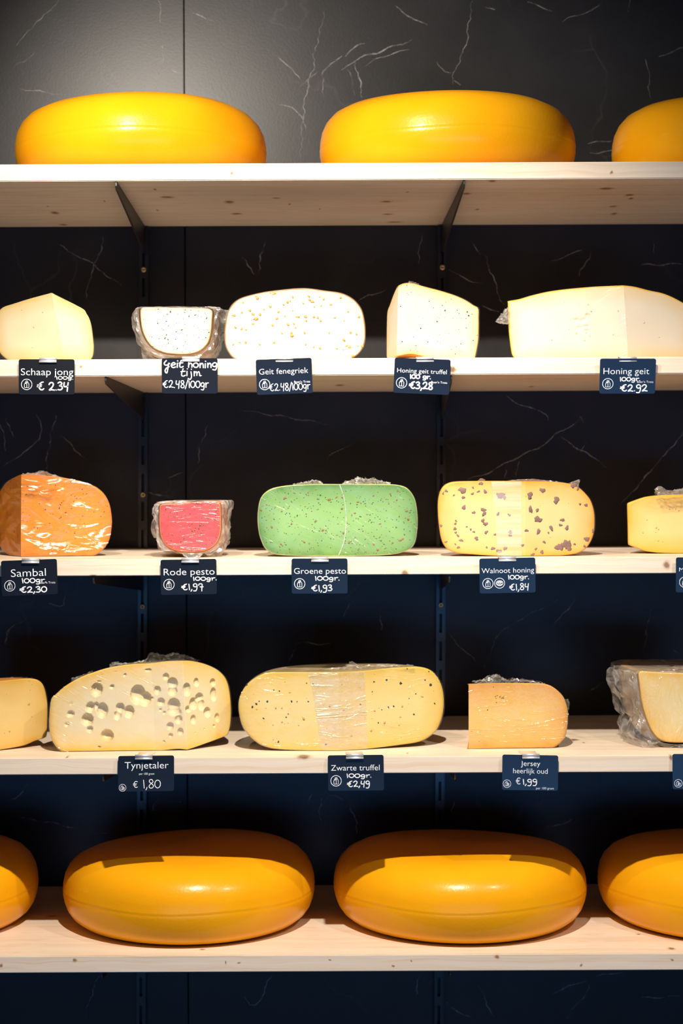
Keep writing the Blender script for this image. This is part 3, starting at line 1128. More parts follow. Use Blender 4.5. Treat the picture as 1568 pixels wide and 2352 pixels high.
tij = [(321.4,705.3),(400,706),(478.3,707.5),(489,711.4),(487.5,730.5),(486.4,749),(483.6,771.8),(479,787),(469,799.4),(455.3,809.3),(437,813.2),(412.5,814.4),(385,812.4),(366.5,807.8),(351,799.4),(340.5,788.7),(333,776.4),(326.7,761),(323,741),(321.4,723)]
c = sweep('cheese_half', 'small white cheese piece speckled with thyme, flat on top, in crumpled wrap', 1, tij, 0.03, 0.13, (405, 706.5),
          [(0.08,1.05,1.03),(0.25,1.13,1.12),(0.5,1.18,1.17),(0.75,1.08,1.14),(0.95,0.8,1.0)], cheese_mat('thyme_paste', (0.68, 0.635, 0.48), (0.60, 0.42, 0.2), 0.005, line=((0.25, 0.12, 0.04), 0.0010)), R_BROWN,
          (F_SOFT, F_CRUMPLE), group=G2, seed=3)
flecks(c, 'thyme_fleck', scatter(tij, 190, 5, 0.97), 0.4, 1.15, HERB, 6, 3.2)
flecks(c, 'thyme_fleck', [(301+0.153*0+x/6.533-11, 680+y/6.533) for x, y in ((480,195),(660,235),(940,305),(1035,285),(600,380),(470,410),(830,510),(750,535),(602,585),(625,655),(580,635),(740,650),(1190,625),(1205,335),(1240,545),(765,785),(630,710))], 1.5, 2.1, HERB, 7, 2.6)

fen_r = [(706.6,662),(748,667.5),(780,672),(800.8,680),(816.8,691.7),(830.6,711),(837.5,738.7),(839.3,768.6),(836.3,791.5),(826,810),(808.8,823),(790,829),(740,830)]
fen_l = [(637.8,666.4),(610,670),(582.7,675.6),(555,683.6),(536.7,695),(524,713.5),(517.2,741),(515,768.6),(517.2,793.8),(525.3,811),(536.7,823),(560,829),(620,830)]
c = sector('cheese_half', 'broad white half cheese with orange fenugreek seeds under a thin brown rind', 1, (676.8, 662.5), (676, 830), 0.03, fen_r, 3, fen_l, 178,
           cheese_mat('fenugreek_paste', (0.60, 0.555, 0.42), (0.58, 0.49, 0.30), 0.008, line=((0.30, 0.15, 0.05), 0.0017)), R_BROWN, F_SOFT, group=G2)
fs_ = [(255,240),(380,178),(398,195),(525,145),(550,135),(575,145),(560,155),(750,187),(725,222),(700,235),(657,260),(523,280),(465,313),(420,357),(320,320),(355,355),(240,343),(163,366),(383,403),(350,455),(178,487),(237,505),(283,512),(610,332),(672,378),(593,400),(548,465),(705,460),(640,547),(740,545),(740,567),(565,640),(418,657),(278,638),(220,640),(155,660),(778,492),(762,452),(800,383),(878,383),(880,420),(960,382),(1003,392),(1027,420),(853,247),(912,175),(922,212),(945,227),(1060,208),(1018,185),(1132,260),(1232,190),(965,280),(1033,275),(1300,333),(1168,393),(1263,423),(1415,385),(1115,545),(870,540),(880,658),(960,682),(1025,698),(1188,700),(1255,710),(1322,688),(1290,670),(1400,675),(1445,672),(1387,555),(1330,540),(1262,612),(750,320),(1350,772)]
flecks(c, 'fenugreek_seed', [(500 + x / 4.3556, 640 + y / 4.3556) for x, y in fs_], 2.2, 3.8, SEED, 8, 1.5)

c = sector('cheese_wedge', 'cream cheese wedge with black truffle specks and a shaded side, above tilted card', 1, (914.8, 656.5), (911, 818), 0.02,
           [(924.7,651.6),(936.3,649.6),(949.6,650.7),(972.8,657.4),(1011,667.3),(1035.8,674.8),(1057.4,683),(1074,691.4),(1088.9,701.3),(1099.7,708),(1100.5,729.5),(1100.5,754.4),(1099.7,779),(1097.2,795.8),(1091.4,822),(1085,829),(1040,829),(985,822),(945,813)], 18,
           [(909.8,663),(901.5,681.4),(894.9,699.7),(889,716),(887.4,746),(887,796),(887.4,821),(891,829),(900,829)], 106,
           cheese_mat('truffle_goat_paste', (0.70, 0.61, 0.465), (0.72, 0.49, 0.19), 0.010, line=((0.70, 0.33, 0.06), 0.0014)), R_ORANGE, F_SOFT, group=G2)
tz = [(695,375,9),(755,468,7),(878,432,9),(915,502,12),(1083,500,8),(1110,543,8),(1222,522,14),(1243,573,15),(1287,553,8),(805,655,12),(577,748,11),(302,445,10),(480,870,7),(677,938,9),(812,930,7),(1133,965,9),(1305,917,9),(1205,612,7),(1213,743,7),(320,935,12),(512,990,8),(530,1068,8),(1057,1103,9),(837,838,6),(1140,607,6),(390,265,6),(387,152,7),(855,560,5),(1365,845,6),(845,958,5),(262,975,6),(1003,1045,6),(435,1050,7)]
flecks(c, 'truffle_speck', [(870 + x / 6.03, 630 + y / 6.03, r / 6.03) for x, y, r in tz], 1, 2, BLACKISH, 9, 1.4)
flecks(c, 'truffle_speck', scatter([(925,660),(1060,690),(1095,712),(1095,790),(1085,815),(930,800)], 110, 10), 0.35, 0.8, HERB, 11, 1.5)
tuft(c, [(936,650),(945,651),(966,656)], [(938,645.5),(946,648),(960,652)], 0.04, F_CRUMPLE, 12, 0.012, 4, 14, 0.0012)

hg_l = [(1377,657.7),(1342.9,660),(1297,664.3),(1257,670),(1220,678.6),(1191.4,687),(1167.5,691.5),(1166.2,696),(1166.6,725.7),(1168.6,762.9),(1172.9,800),(1175.7,814),(1181.4,822),(1192,829),(1250,830)]
hg_r = [(1457,658.6),(1491,667),(1520,672.9),(1542.9,681.4),(1560,690),(1572,697),(1582,705),(1590,727),(1592,760),(1588,795),(1578,820),(1560,829)]
c = sector('cheese_half', 'long cream cheese with yellow rind line and ragged middle hole, above Honing geit card', 1, (1431.4, 655.7), (1442, 830), 0.03, hg_r, 24, hg_l, 172,
           cheese_mat('honey_goat_paste', (0.73, 0.63, 0.475), (0.76, 0.52, 0.22), 0.012, line=((0.80, 0.42, 0.03), 0.0018)), R_YEL, F_SOFT, group=G2,
           holes=[(1120 + x / 3.5, 640 + y / 3.5, r / 3.5, r2 / 3.5, 0.8) for x, y, r, r2 in ((715,335,26,18),(800,305,22,28),(745,345,30,12),(770,330,22,14),(800,420,22,18),(735,395,20,14),(790,385,26,14),(690,330,18,8))], nu=90, nprof=150)
flecks(c, 'paste_pit', [(1120 + x / 3.5, 640 + y / 3.5, r / 3.5) for x, y, r in ((805,208,8),(830,258,9),(512,490,9),(710,440,9),(780,495,9),(785,435,6),(820,465,7),(1047,258,8),(1255,352,12),(1007,450,8),(1115,375,6),(615,192,4),(650,408,5),(655,262,3),(590,260,3),(735,203,4),(590,528,4),(1045,460,4),(1375,470,8))], 1, 2, PITP, 13, 1.8)
band(c, [(1343, 664), (1345, 740), (1350, 820)], [(1432, 660), (1436, 740), (1441, 820)], film_mat('cling_film_fold_goat', 0.0004, 0.007, (9, 9, 45), rot=(0, math.radians(30), 0), haze=0.05, gloss=1.3))
tuft(c, [(1167,705),(1168,725),(1168,742)], [(1160,712),(1137,738),(1150,744)], 0.05, F_CRUMPLE, 14, 0.018, 7, 16, 0.0026)

# ---- shelf of pesto cheeses
sam_r = [(71.4,1089.6),(107,1092.3),(142.9,1096.8),(178.6,1104),(205.4,1112),(225,1121.8),(239.3,1135),(248,1150),(253.6,1168),(256.8,1195),(255.4,1216.4),(250,1241.4),(239.3,1259),(225,1271.8),(205.4,1278),(160.7,1279.8),(107,1279.8)]
sam_l = [(28.6,1098.6),(14.3,1107.5),(3.6,1121),(-5,1137),(-11,1160),(-13,1190),(-9,1225),(0,1257),(14.3,1271.8),(28,1277)]
c = sector('cheese_wedge', 'orange chilli cheese wedge under glaring plastic wrap, one face in shade', 2, (49, 1090.5), (48, 1279), None, sam_r, 8, sam_l, 122,
           cheese_mat('sambal_paste', (0.78, 0.25, 0.012), (0.60, 0.17, 0.01), 0.010), R_SAMB, F_HEAVY, group=G3)
flecks(c, 'chilli_fleck', scatter(c.outline, 130, 15), 0.5, 1.5, CHILI, 16, 1.8)
tuft(c, [(52,1090),(80,1090),(110,1092),(140,1096)], [(56,1088),(84,1085),(98,1081),(130,1093)], 0.06, F_CRUMPLE, 17, 0.02, 5, 22, 0.0015)

rod = [(366.5,1158),(419.8,1155.3),(470.3,1151),(504,1150.8),(506,1172),(507,1200),(506.5,1219.8),(503.3,1233.8),(495.6,1249.3),(481.5,1260.5),(464.7,1266),(442.2,1268.2),(414.2,1266),(396,1262),(383.3,1254.9),(373.5,1242.2),(367.9,1226.8),(366.2,1200),(366.2,1179)]
c = sweep('cheese_half', 'small red pesto cheese piece with flat top in crumpled plastic wrap', 2, rod, 0.035, 0.13, (436, 1153),
          [(0.08,1.03,1.03),(0.25,1.09,1.08),(0.5,1.14,1.10),(0.75,1.06,1.08),(0.95,0.8,0.98)], cheese_mat('red_pesto_paste', (0.58, 0.068, 0.07), (0.50, 0.06, 0.045), 0.006, line=((0.62, 0.25, 0.10), 0.0009)), R_RED,
          (F_MED, F_CRUMPLE), group=G3, seed=8, crumple=0.005)
flecks(c, 'herb_fleck', scatter(rod, 90, 18), 0.6, 1.5, plain('red_pesto_herbs', (0.10, 0.03, 0.012), 0.6, bscale=300), 19, 2)
flecks(c, 'seed_piece', [(330 + x / 7.127, 1130 + y / 7.127) for x, y in ((510,405),(560,408),(620,408),(655,293),(835,622),(880,650),(930,690),(790,525),(1050,425),(1160,455),(1090,205),(950,215),(925,543),(975,543),(420,343))], 1.6, 2.6, SEEDB, 20, 1.8)

gr_r = [(831.5,1112),(883.8,1112),(910,1113.5),(930.9,1119),(944,1131),(953,1148),(957.5,1171.5),(959,1197.7),(957,1223.8),(953,1244.7),(944,1259),(928.3,1267),(904.7,1273),(870.7,1276),(831.5,1276.7)]
gr_l = [(727,1112),(674.6,1114),(648.5,1116.6),(625,1121.8),(609.2,1131),(598.8,1144),(593.5,1163.7),(591.4,1189.8),(593.5,1218.6),(600,1242),(609.2,1260.4),(622.3,1269.6),(640.6,1274.8),(674.6,1276.7),(727,1278)]
c = sector('cheese_half', 'broad green pesto half cheese speckled with herbs, in plastic wrap', 2, (776.6, 1112), (775, 1278.5), None, gr_r, 3, gr_l, 178,
           cheese_mat('green_pesto_paste', (0.215, 0.385, 0.125), (0.07, 0.18, 0.035), 0.018, line=((0.42, 0.42, 0.12), 0.0010)), R_GREEN, F_DIAG, group=G3)
flecks(c, 'herb_fleck', scatter(c.outline, 420, 21), 0.5, 1.5, DKGREEN, 22, 2.2)
flecks(c, 'seed_piece', scatter(c.outline, 60, 23), 0.8, 1.7, SEEDB, 24, 1.8)
flecks(c, 'seed_piece', [(570 + x / 3.824, 1080 + y / 3.824) for x, y in ((318,245),(775,237),(1098,222),(938,378),(1305,262),(1245,208),(590,450),(655,530),(680,530),(290,650),(490,630),(535,645),(1102,652),(1355,607),(1268,640),(972,690),(205,500),(380,472),(885,635),(960,280),(1135,700),(112,350),(1390,360),(1402,430),(835,550),(820,340),(1333,617),(293,363),(712,258))], 2.1, 3.2, SEEDB, 25, 1.7)
tuft(c, [(672,1114),(700,1113),(720,1112),(742,1112)], [(676,1112),(700,1107),(726,1102),(738,1110)], 0.09, F_CRUMPLE, 26, 0.03, 6, 26, 0.0022)
tuft(c, [(786,1112),(810,1112),(850,1112),(895,1112)], [(790,1110),(818,1097),(834,1098),(862,1100),(892,1111)], 0.09, F_CRUMPLE, 27, 0.03, 7, 40, 0.0026)
band(c, [(779,1114),(790,1152),(793,1195),(789,1240),(776,1275)], [(781,1114),(792.5,1152),(795.5,1195),(791.5,1240),(779,1275)], film_mat('cling_film_seam', 0.0004, 0.006, (60, 60, 60), haze=0.30, gloss=2.0), 0.0017, name='film_seam')

wa_r = [(1241.5,1105.4),(1280.7,1107.5),(1306.9,1110.9),(1327.8,1119),(1343.5,1132.3),(1356.6,1149.3),(1363.9,1171.5),(1366,1195),(1364.4,1221),(1357.9,1242),(1344.8,1260.4),(1325,1271),(1293.8,1275.6),(1241.5,1277.4)]
wa_l = [(1163,1104.8),(1110.8,1104.8),(1058.5,1105.4),(1035,1107.5),(1019,1115.3),(1010,1129.7),(1005.4,1150.6),(1005.4,1179.4),(1008.2,1210.8),(1012.7,1236.9),(1020.5,1253.9),(1032.3,1264.4),(1050.6,1270.4),(1084.6,1273.5),(1137,1276.7)]
c = sector('cheese_half', 'yellow half cheese full of brown walnut pieces with a pale wrap band', 2, (1206, 1105.4), (1206, 1278), None, wa_r, 8, wa_l, 174,
           cheese_mat('walnut_paste', (0.74, 0.54, 0.225), (0.70, 0.32, 0.03), 0.016, line=((0.72, 0.27, 0.02), 0.0011)), R_ORANGE, F_SOFT, group=G3)
wn = [(313,178,25),(170,182,11),(143,203,9),(237,220,8),(320,240,12),(405,153,8),(400,207,10),(453,187,10),(512,188,14),(475,117,14),(325,327,16),(412,372,12),(495,347,16),(503,382,17),(492,443,14),(515,472,16),(125,487,10),(255,445,8),(250,470,9),(247,515,12),(253,548,9),(273,575,10),(350,497,7),(385,520,8),(413,542,9),(522,545,13),(435,600,15),(597,565,9),(302,617,12),(168,630,9),(250,650,7),(277,678,11),(525,678,8),(580,688,14),(645,222,26),(680,240,14),(625,385,12),(723,393,10),(733,543,14),(730,573,11),(687,687,14),(635,712,18),(840,660,11),(905,222,24),(1015,177,20),(1137,262,24),(910,345,20),(970,352,13),(975,433,26),(1190,437,15),(1173,482,12),(1230,507,16),(1092,510,17),(980,540,18),(1067,550,8),(875,530,12),(1030,632,11),(1345,298,9),(1397,307,13),(1405,605,20),(1460,530,12),(1287,135,20),(1325,163,12),(1230,650,32),(1160,678,28),(1200,660,20),(1250,680,22),(957,692,10),(1010,720,14),(930,740,12),(1297,650,9),(1383,668,10)]
flecks(c, 'walnut_piece', [(980 + x / 3.824, 1080 + y / 3.824, r * 1.22 / 3.824) for x, y, r in wn], 1, 2, WALNUT, 28, 1.7, merged=False)
flecks(c, 'paste_pit', scatter(c.outline, 40, 29), 0.5, 1.0, PIT, 30, 2)
band(c, [(1128,1106),(1133,1150),(1138,1200),(1142,1276)], [(1197,1106),(1197,1150),(1197,1200),(1198,1277)], F_BAND)
tuft(c, [(1096,1105),(1104,1105),(1115,1105)], [(1100,1101),(1106,1098),(1112,1103)], 0.08, F_CRUMPLE, 31, 0.012, 4, 10, 0.001)
tuft(c, [(1305,1110),(1318,1114),(1328,1119)], [(1316,1106),(1326,1101),(1330,1102)], 0.07, F_CRUMPLE, 32, 0.012, 5, 12, 0.001)
tuft(c, [(1165,1105),(1200,1105),(1260,1106),(1290,1108)], [(1170,1103),(1215,1100),(1255,1104),(1286,1107)], 0.09, F_CRUMPLE, 33, 0.03, 4, 30, 0.0008)

m_l = [(1568,1136.2),(1539.3,1136.6),(1512.5,1137.7),(1492,1139.9),(1475,1143.4),(1443,1155),(1440.8,1158),(1440.7,1169.6),(1441.8,1207),(1442.6,1246),(1444,1251),(1449.3,1254.3),(1464.3,1259.6),(1480.4,1265.5),(1496.4,1268.2),(1517.9,1270),(1568,1271)]
m_r = [(3200 - x, y - 2) for x, y in m_l]
c = sector('cheese_half', 'plain yellow cheese with squared end on the pesto cheese shelf, next to the walnut cheese', 2, (1600, 1136), (1600, 1271.5), None, m_r, 4, m_l, 176,
           cheese_mat('mild_paste', (0.78, 0.56, 0.20), (0.74, 0.40, 0.04), 0.014, line=((0.80, 0.40, 0.02), 0.0012)), R_YEL, F_SOFT, group=G3)
flecks(c, 'paste_pit', [(1400 + x / 9.333, 1100 + y / 9.333, r / 9.333) for x, y, r in ((795,880,16),(990,965,10),(1000,1050,24),(1040,1085,18),(985,1150,14),(710,1155,16),(1040,1325,14),(1135,1352,12),(1285,650,18),(1410,645,12),(1478,680,20),(1215,625,9),(1365,615,9))], 1, 2, PIT, 34, 1.5)
tuft(c, [(1508,1137),(1530,1137),(1560,1136),(1600,1136)], [(1501,1122),(1515,1117),(1530,1126),(1568,1122),(1600,1130)], 0.08, F_CRUMPLE, 35, 0.02, 6, 30, 0.0016)

# ---- shelf of the holed cheese
s4_r = [(0,1564.4),(35.7,1561),(62.5,1558.6),(75.9,1559),(87.5,1562),(96.4,1568.4),(101.8,1577.3),(105.4,1589),(108.5,1605.9),(110.3,1623.8),(110.3,1646),(109.5,1664),(108.5,1688),(102.7,1695.2),(80.4,1702.3),(53.6,1713),(0,1722.4)]
s4_l = [(-120,1574),(-170,1582),(-195,1600),(-200,1640),(-195,1690),(-175,1720),(-130,1729)]
c = sector('cheese_half', 'plain golden cheese with rounded corner, next to the large holed cheese', 3, (-70, 1570), (-70, 1731), None, s4_r, 34, s4_l, 176,
           cheese_mat('golden_paste', (0.80, 0.56, 0.20), (0.68, 0.37, 0.05), 0.018), R_ORANGE, F_SOFT, group=G4)
flecks(c, 'paste_pit', [(x / 11.2, 1530 + y / 11.2, r / 11.2) for x, y, r in ((740,985,32),(775,612,14),(245,1678,22),(120,1730,16),(815,1305,20),(935,1435,12),(925,1345,9),(815,1580,10),(745,385,12),(825,470,12),(150,2010,10),(175,720,12))], 1, 2, PIT, 36, 1.4)
tuft(c, [(-40,1568),(0,1564),(35,1561),(74,1559)], [(-40,1562),(0,1556),(40,1554),(72,1556)], 0.12, F_CRUMPLE, 37, 0.02, 4, 26, 0.001)

HO = [(435,335,45,55),(450,270,20,8),(560,310,17,17),(665,215,11,13),(770,375,60,80),(830,410,50,60),(880,405,18,12),(382,480,38,40),(430,468,22,28),(480,505,45,60),(625,490,35,45),(700,515,40,48),(605,545,30,35),(220,535,32,22),(358,580,47,48),(378,658,26,24),(520,710,52,45),(190,622,20,14),(225,450,14,8),(455,803,10,9),(590,188,6,6),(475,212,5,5),(855,175,25,14),(930,340,27,35),(1000,228,25,28),(1055,285,42,50),(1055,345,36,40),(960,435,30,32),(955,500,12,12),(988,525,12,14),(1065,465,50,60),(1065,505,48,45),(1105,525,22,30),(1105,580,30,35),(1035,635,28,32),(1040,710,18,20),(1120,680,25,32),(985,760,10,10),
      (1172,335,32,55),(1250,275,20,35),(1385,275,22,30),(1390,375,25,55),(1275,400,32,38),(1225,450,30,50),(1290,460,28,45),(1340,520,28,40),(1225,580,22,38),(1420,565,20,35),(1395,632,10,13),(1315,658,5,6),(1245,690,4,7),(1185,495,24,28)]
ty_l = [(380.6,1519.5),(347,1523.7),(296.4,1526.5),(251.5,1533.5),(217.9,1543.3),(184.2,1556),(150.5,1575.6),(128,1595.2),(118.2,1605),(114,1630.3),(112.6,1664),(115.4,1689.2),(123.9,1708.9),(136.5,1723),(156,1729.4),(212.2,1730),(296.4,1729.5),(352.6,1728.5),(369.4,1724),(403,1720)]
ty_r = [(436.7,1518),(464.8,1523.7),(492.9,1535),(509.7,1547.5),(521,1563),(528,1588),(531.6,1624.7),(530.7,1658.4),(526.5,1680.8),(521,1689.2),(492.9,1700.5),(464.8,1710.3),(445,1717)]
c = sector('holed_cheese', 'large pale yellow cheese with many round holes, above the Tynjetaler card', 3, (420, 1518), (429.7, 1721.5), 0.062, ty_r, 36, ty_l, 183,
           cheese_mat('holed_paste', (0.77, 0.63, 0.35), (0.76, 0.46, 0.06), 0.016), R_DULL, F_DIAG, group=G4,
           holes=[(100 + x / 3.5636, 1490 + y / 3.5636, a / 3.5636, b_ / 3.5636, 1.25) for x, y, a, b_ in HO], nu=170, nprof=230)
band(c, [(347,1526),(352,1600),(356,1680),(357,1726)], [(418,1521),(422,1600),(426,1680),(429,1718)], film_mat('cling_film_fold_holed', 0.0002, 0.003, (8, 8, 60), rot=(0, math.radians(20), 0), haze=0.07, gloss=0.9, hazecol=(0.95, 0.75, 0.3)))
tuft(c, [(250,1533),(300,1527),(350,1523),(400,1519),(458,1521)], [(258,1519),(300,1522),(338,1512),(344,1498),(375,1502),(410,1499),(452,1513)], 0.13, F_CRUMPLE, 38, 0.03, 7, 50, 0.0022)
tuft(c, [(165,1564),(185,1556),(215,1544)], [(165,1556),(178,1554),(212,1540)], 0.11, F_CRUMPLE, 39, 0.02, 4, 14, 0.0012)

zw_l = [(725,1544),(660,1544),(621,1544.8),(601.6,1549),(578.8,1562),(561,1580),(549.5,1604.3),(547.9,1630.3),(554.4,1662.9),(567.4,1685.6),(588.5,1705),(608,1715),(640.6,1721.4),(725,1724.5)]
zw_r = [(839,1541),(887.8,1535.5),(920.3,1533),(962.6,1532),(988.6,1539.3),(1004.9,1555.5),(1014.6,1575),(1019.5,1601),(1018.9,1630.3),(1013,1656.4),(1001.6,1679),(982,1695.4),(959.3,1705),(920.3,1711),(855,1719)]
c = sector('cheese_half', 'large yellow cheese with fine black truffle specks and a shiny streaked wrap band', 3, (777, 1543.5), (777, 1725), None, zw_r, 16, zw_l, 178,
           cheese_mat('truffle_paste', (0.80, 0.585, 0.22), (0.64, 0.42, 0.06), 0.020), R_DULL, F_MED, group=G4)
zt_ = [(1010,172,8),(1200,183,10),(1410,193,13),(1112,352,8),(1293,402,8),(428,310,8),(152,350,8),(180,328,8),(390,422,7),(230,430,7),(335,595,8),(670,613,8),(1040,462,7),(1305,258,6),(1258,290,5),(1438,325,7),(545,312,6),(343,238,6),(1100,160,9),(1370,160,7),(1150,345,8),(915,332,7),(258,312,8),(303,230,5),(535,183,5),(580,185,5),(1397,100,5),(1245,80,6),(113,190,7),(405,400,5),(468,313,5),(998,243,5),(200,310,5),(1065,370,5)]
flecks(c, 'truffle_speck', [(530 + x / 3.0745, 1510 + y / 3.0745, r / 3.0745) for x, y, r in zt_], 1, 2, BLACKISH, 40, 1.5)
flecks(c, 'paste_pit', [(530 + x / 3.0745, 1510 + y / 3.0745, r / 3.0745) for x, y, r in ((1197,420,10),(1085,460,12),(512,432,11),(362,458,9),(850,553,10),(990,517,9),(1207,347,9),(1350,277,9),(797,370,8),(700,347,8),(318,357,8),(418,248,8),(360,357,7),(297,478,7),(785,190,6),(1013,377,7),(478,480,6),(1187,478,6),(182,368,6),(248,358,5),(300,580,7))] + scatter(c.outline, 80, 41), 0.5, 1.1, PIT, 42, 1.6)
band(c, [(707,1546),(716,1580),(726,1640),(733,1690),(737,1723)], [(837,1542),(838,1580),(841,1640),(843,1690),(843,1720)], F_BANDS)
tuft(c, [(607,1548),(680,1544),(777,1543.5),(850,1540),(950,1532)], [(612,1543),(680,1536),(777,1531),(806,1525),(830,1527),(900,1525),(948,1529)], 0.10, F_CRUMPLE, 43, 0.05, 6, 60, 0.0016)
tuft(c, [(800,1531),(810,1531),(822,1531)], [(800,1522),(807,1517),(820,1526)], 0.11, F_CRUMPLE, 44, 0.012, 5, 10, 0.0015)

je_r = [(1121.4,1569.6),(1175,1569.3),(1219.6,1569.6),(1250,1571),(1267.9,1577.3),(1283.9,1589.8),(1294.6,1603.2),(1300.9,1619.3),(1303.9,1637),(1303.6,1655),(1301.8,1672.9),(1296.4,1694.3),(1287.5,1706),(1275,1715.7),(1260.7,1721.4),(1228.6,1722.5),(1157,1722)]
je_l = [(1085,1572),(1110,1573),(1124,1580),(1132,1600),(1134,1640),(1130,1680),(1118,1700),(1100,1704)]
c = sector('cheese_wedge', 'square-cut amber cheese piece with straight edge and rounded end, in streaky wrap', 3, (1075.9, 1571), (1075.9, 1720.5), None, je_r, 2,
           [(1077.2,1573),(1080,1574),(1082,1577),(1083.4,1590),(1083.4,1640),(1083.2,1690),(1081,1709),(1078.5,1718)], 83,
           cheese_mat('old_jersey_paste', (0.80, 0.50, 0.125), (0.66, 0.30, 0.035), 0.020), R_DULL, F_STREAK, group=G4)
flecks(c, 'paste_pit', [(1050 + x / 5.6, 1530 + y / 5.6, r / 5.6) for x, y, r in ((490,390,12),(510,378,10),(550,392,12),(590,410,14),(600,388,10),(570,412,9),(495,415,8),(388,562,10),(500,468,9),(466,267,8),(183,838,6),(280,970,7),(1050,1048,6),(775,810,6))], 1, 2, plain('dark_paste_pits', (0.36, 0.16, 0.03), 0.6, bscale=300), 45, 1.3)
tuft(c, [(1086,1571),(1110,1570),(1140,1570),(1180,1570),(1250,1571)], [(1092,1568),(1113,1557),(1132,1546),(1148,1550),(1160,1558),(1200,1559),(1245,1568)], 0.13, F_CRUMPLE, 46, 0.05, 7, 50, 0.0022)
tuft(c, [(1299,1608),(1302,1618),(1303,1630)], [(1303,1604),(1306,1616),(1304,1630)], 0.09, F_CRUMPLE, 47, 0.01, 4, 10, 0.0008)

qu = [(1464.9,1540.7),(1496.7,1543.4),(1525.9,1544.7),(1568,1546.4),(1640,1549),(1692,1551),(1690,1600),(1682,1650),(1662,1686),(1620,1703),(1568,1706),(1551,1706),(1528.9,1704.4),(1514.8,1698.4),(1503.7,1688.3),(1494.6,1674.2),(1486.6,1655),(1479.5,1633.9),(1473.5,1608.7),(1469.5,1576.4),(1466.4,1553.3)]
c = sweep('cheese_half', 'pale yellow cheese piece with flat top in grey crumpled wrap', 3, qu, 0.06, 0.17, (1578, 1545),
          [(0.08,1.03,1.02),(0.25,1.11,1.05),(0.5,1.19,1.07),(0.75,1.12,1.06),(0.95,0.85,0.98)], cheese_mat('creamy_paste', (0.80, 0.63, 0.29), (0.76, 0.45, 0.08), 0.016), rind_mat('tan_rind', (0.38, 0.24, 0.12), (0.5, 0.36, 0.2), 0.4),
          (film_mat('cling_film_vertical', 0.0026, 0.012, (46, 46, 16), haze=0.02, gloss=1.4), F_CRUMPLE), group=G4, seed=21, crumple=0.006)

# ------------------------------------------------------------------ price cards
FONT_CACHE = {}


def text_mesh(s):
    if s in FONT_CACHE:
        return FONT_CACHE[s]
    cu = bpy.data.curves.new('t', 'FONT')
    cu.body = s
    cu.resolution_u = 4
    cu.offset = -0.006
    cu.fill_mode = 'FRONT'
    o = bpy.data.objects.new('t', cu)
    COL.objects.link(o)
    dg = bpy.context.evaluated_depsgraph_get()
    dg.update()
    me = o.evaluated_get(dg).to_mesh()
    v = np.array([tuple(x.co) for x in me.vertices])
    f = [tuple(p.vertices) for p in me.polygons]
    o.evaluated_get(dg).to_mesh_clear()
    bpy.data.objects.remove(o)
    bpy.data.curves.remove(cu)
    FONT_CACHE[s] = (v, f)
    return v, f


CAPH = {}


def cap_height():
    if 'h' not in CAPH:
        v, f = text_mesh('H')
        CAPH['h'] = v[:, 1].max()
    return CAPH['h']


def arc(cx, cy, rx, ry, a0, a1, n=10):
    return [(cx + rx * math.cos(math.radians(a0 + (a1 - a0) * i / n)), cy + ry * math.sin(math.radians(a0 + (a1 - a0) * i / n))) for i in range(n + 1)]


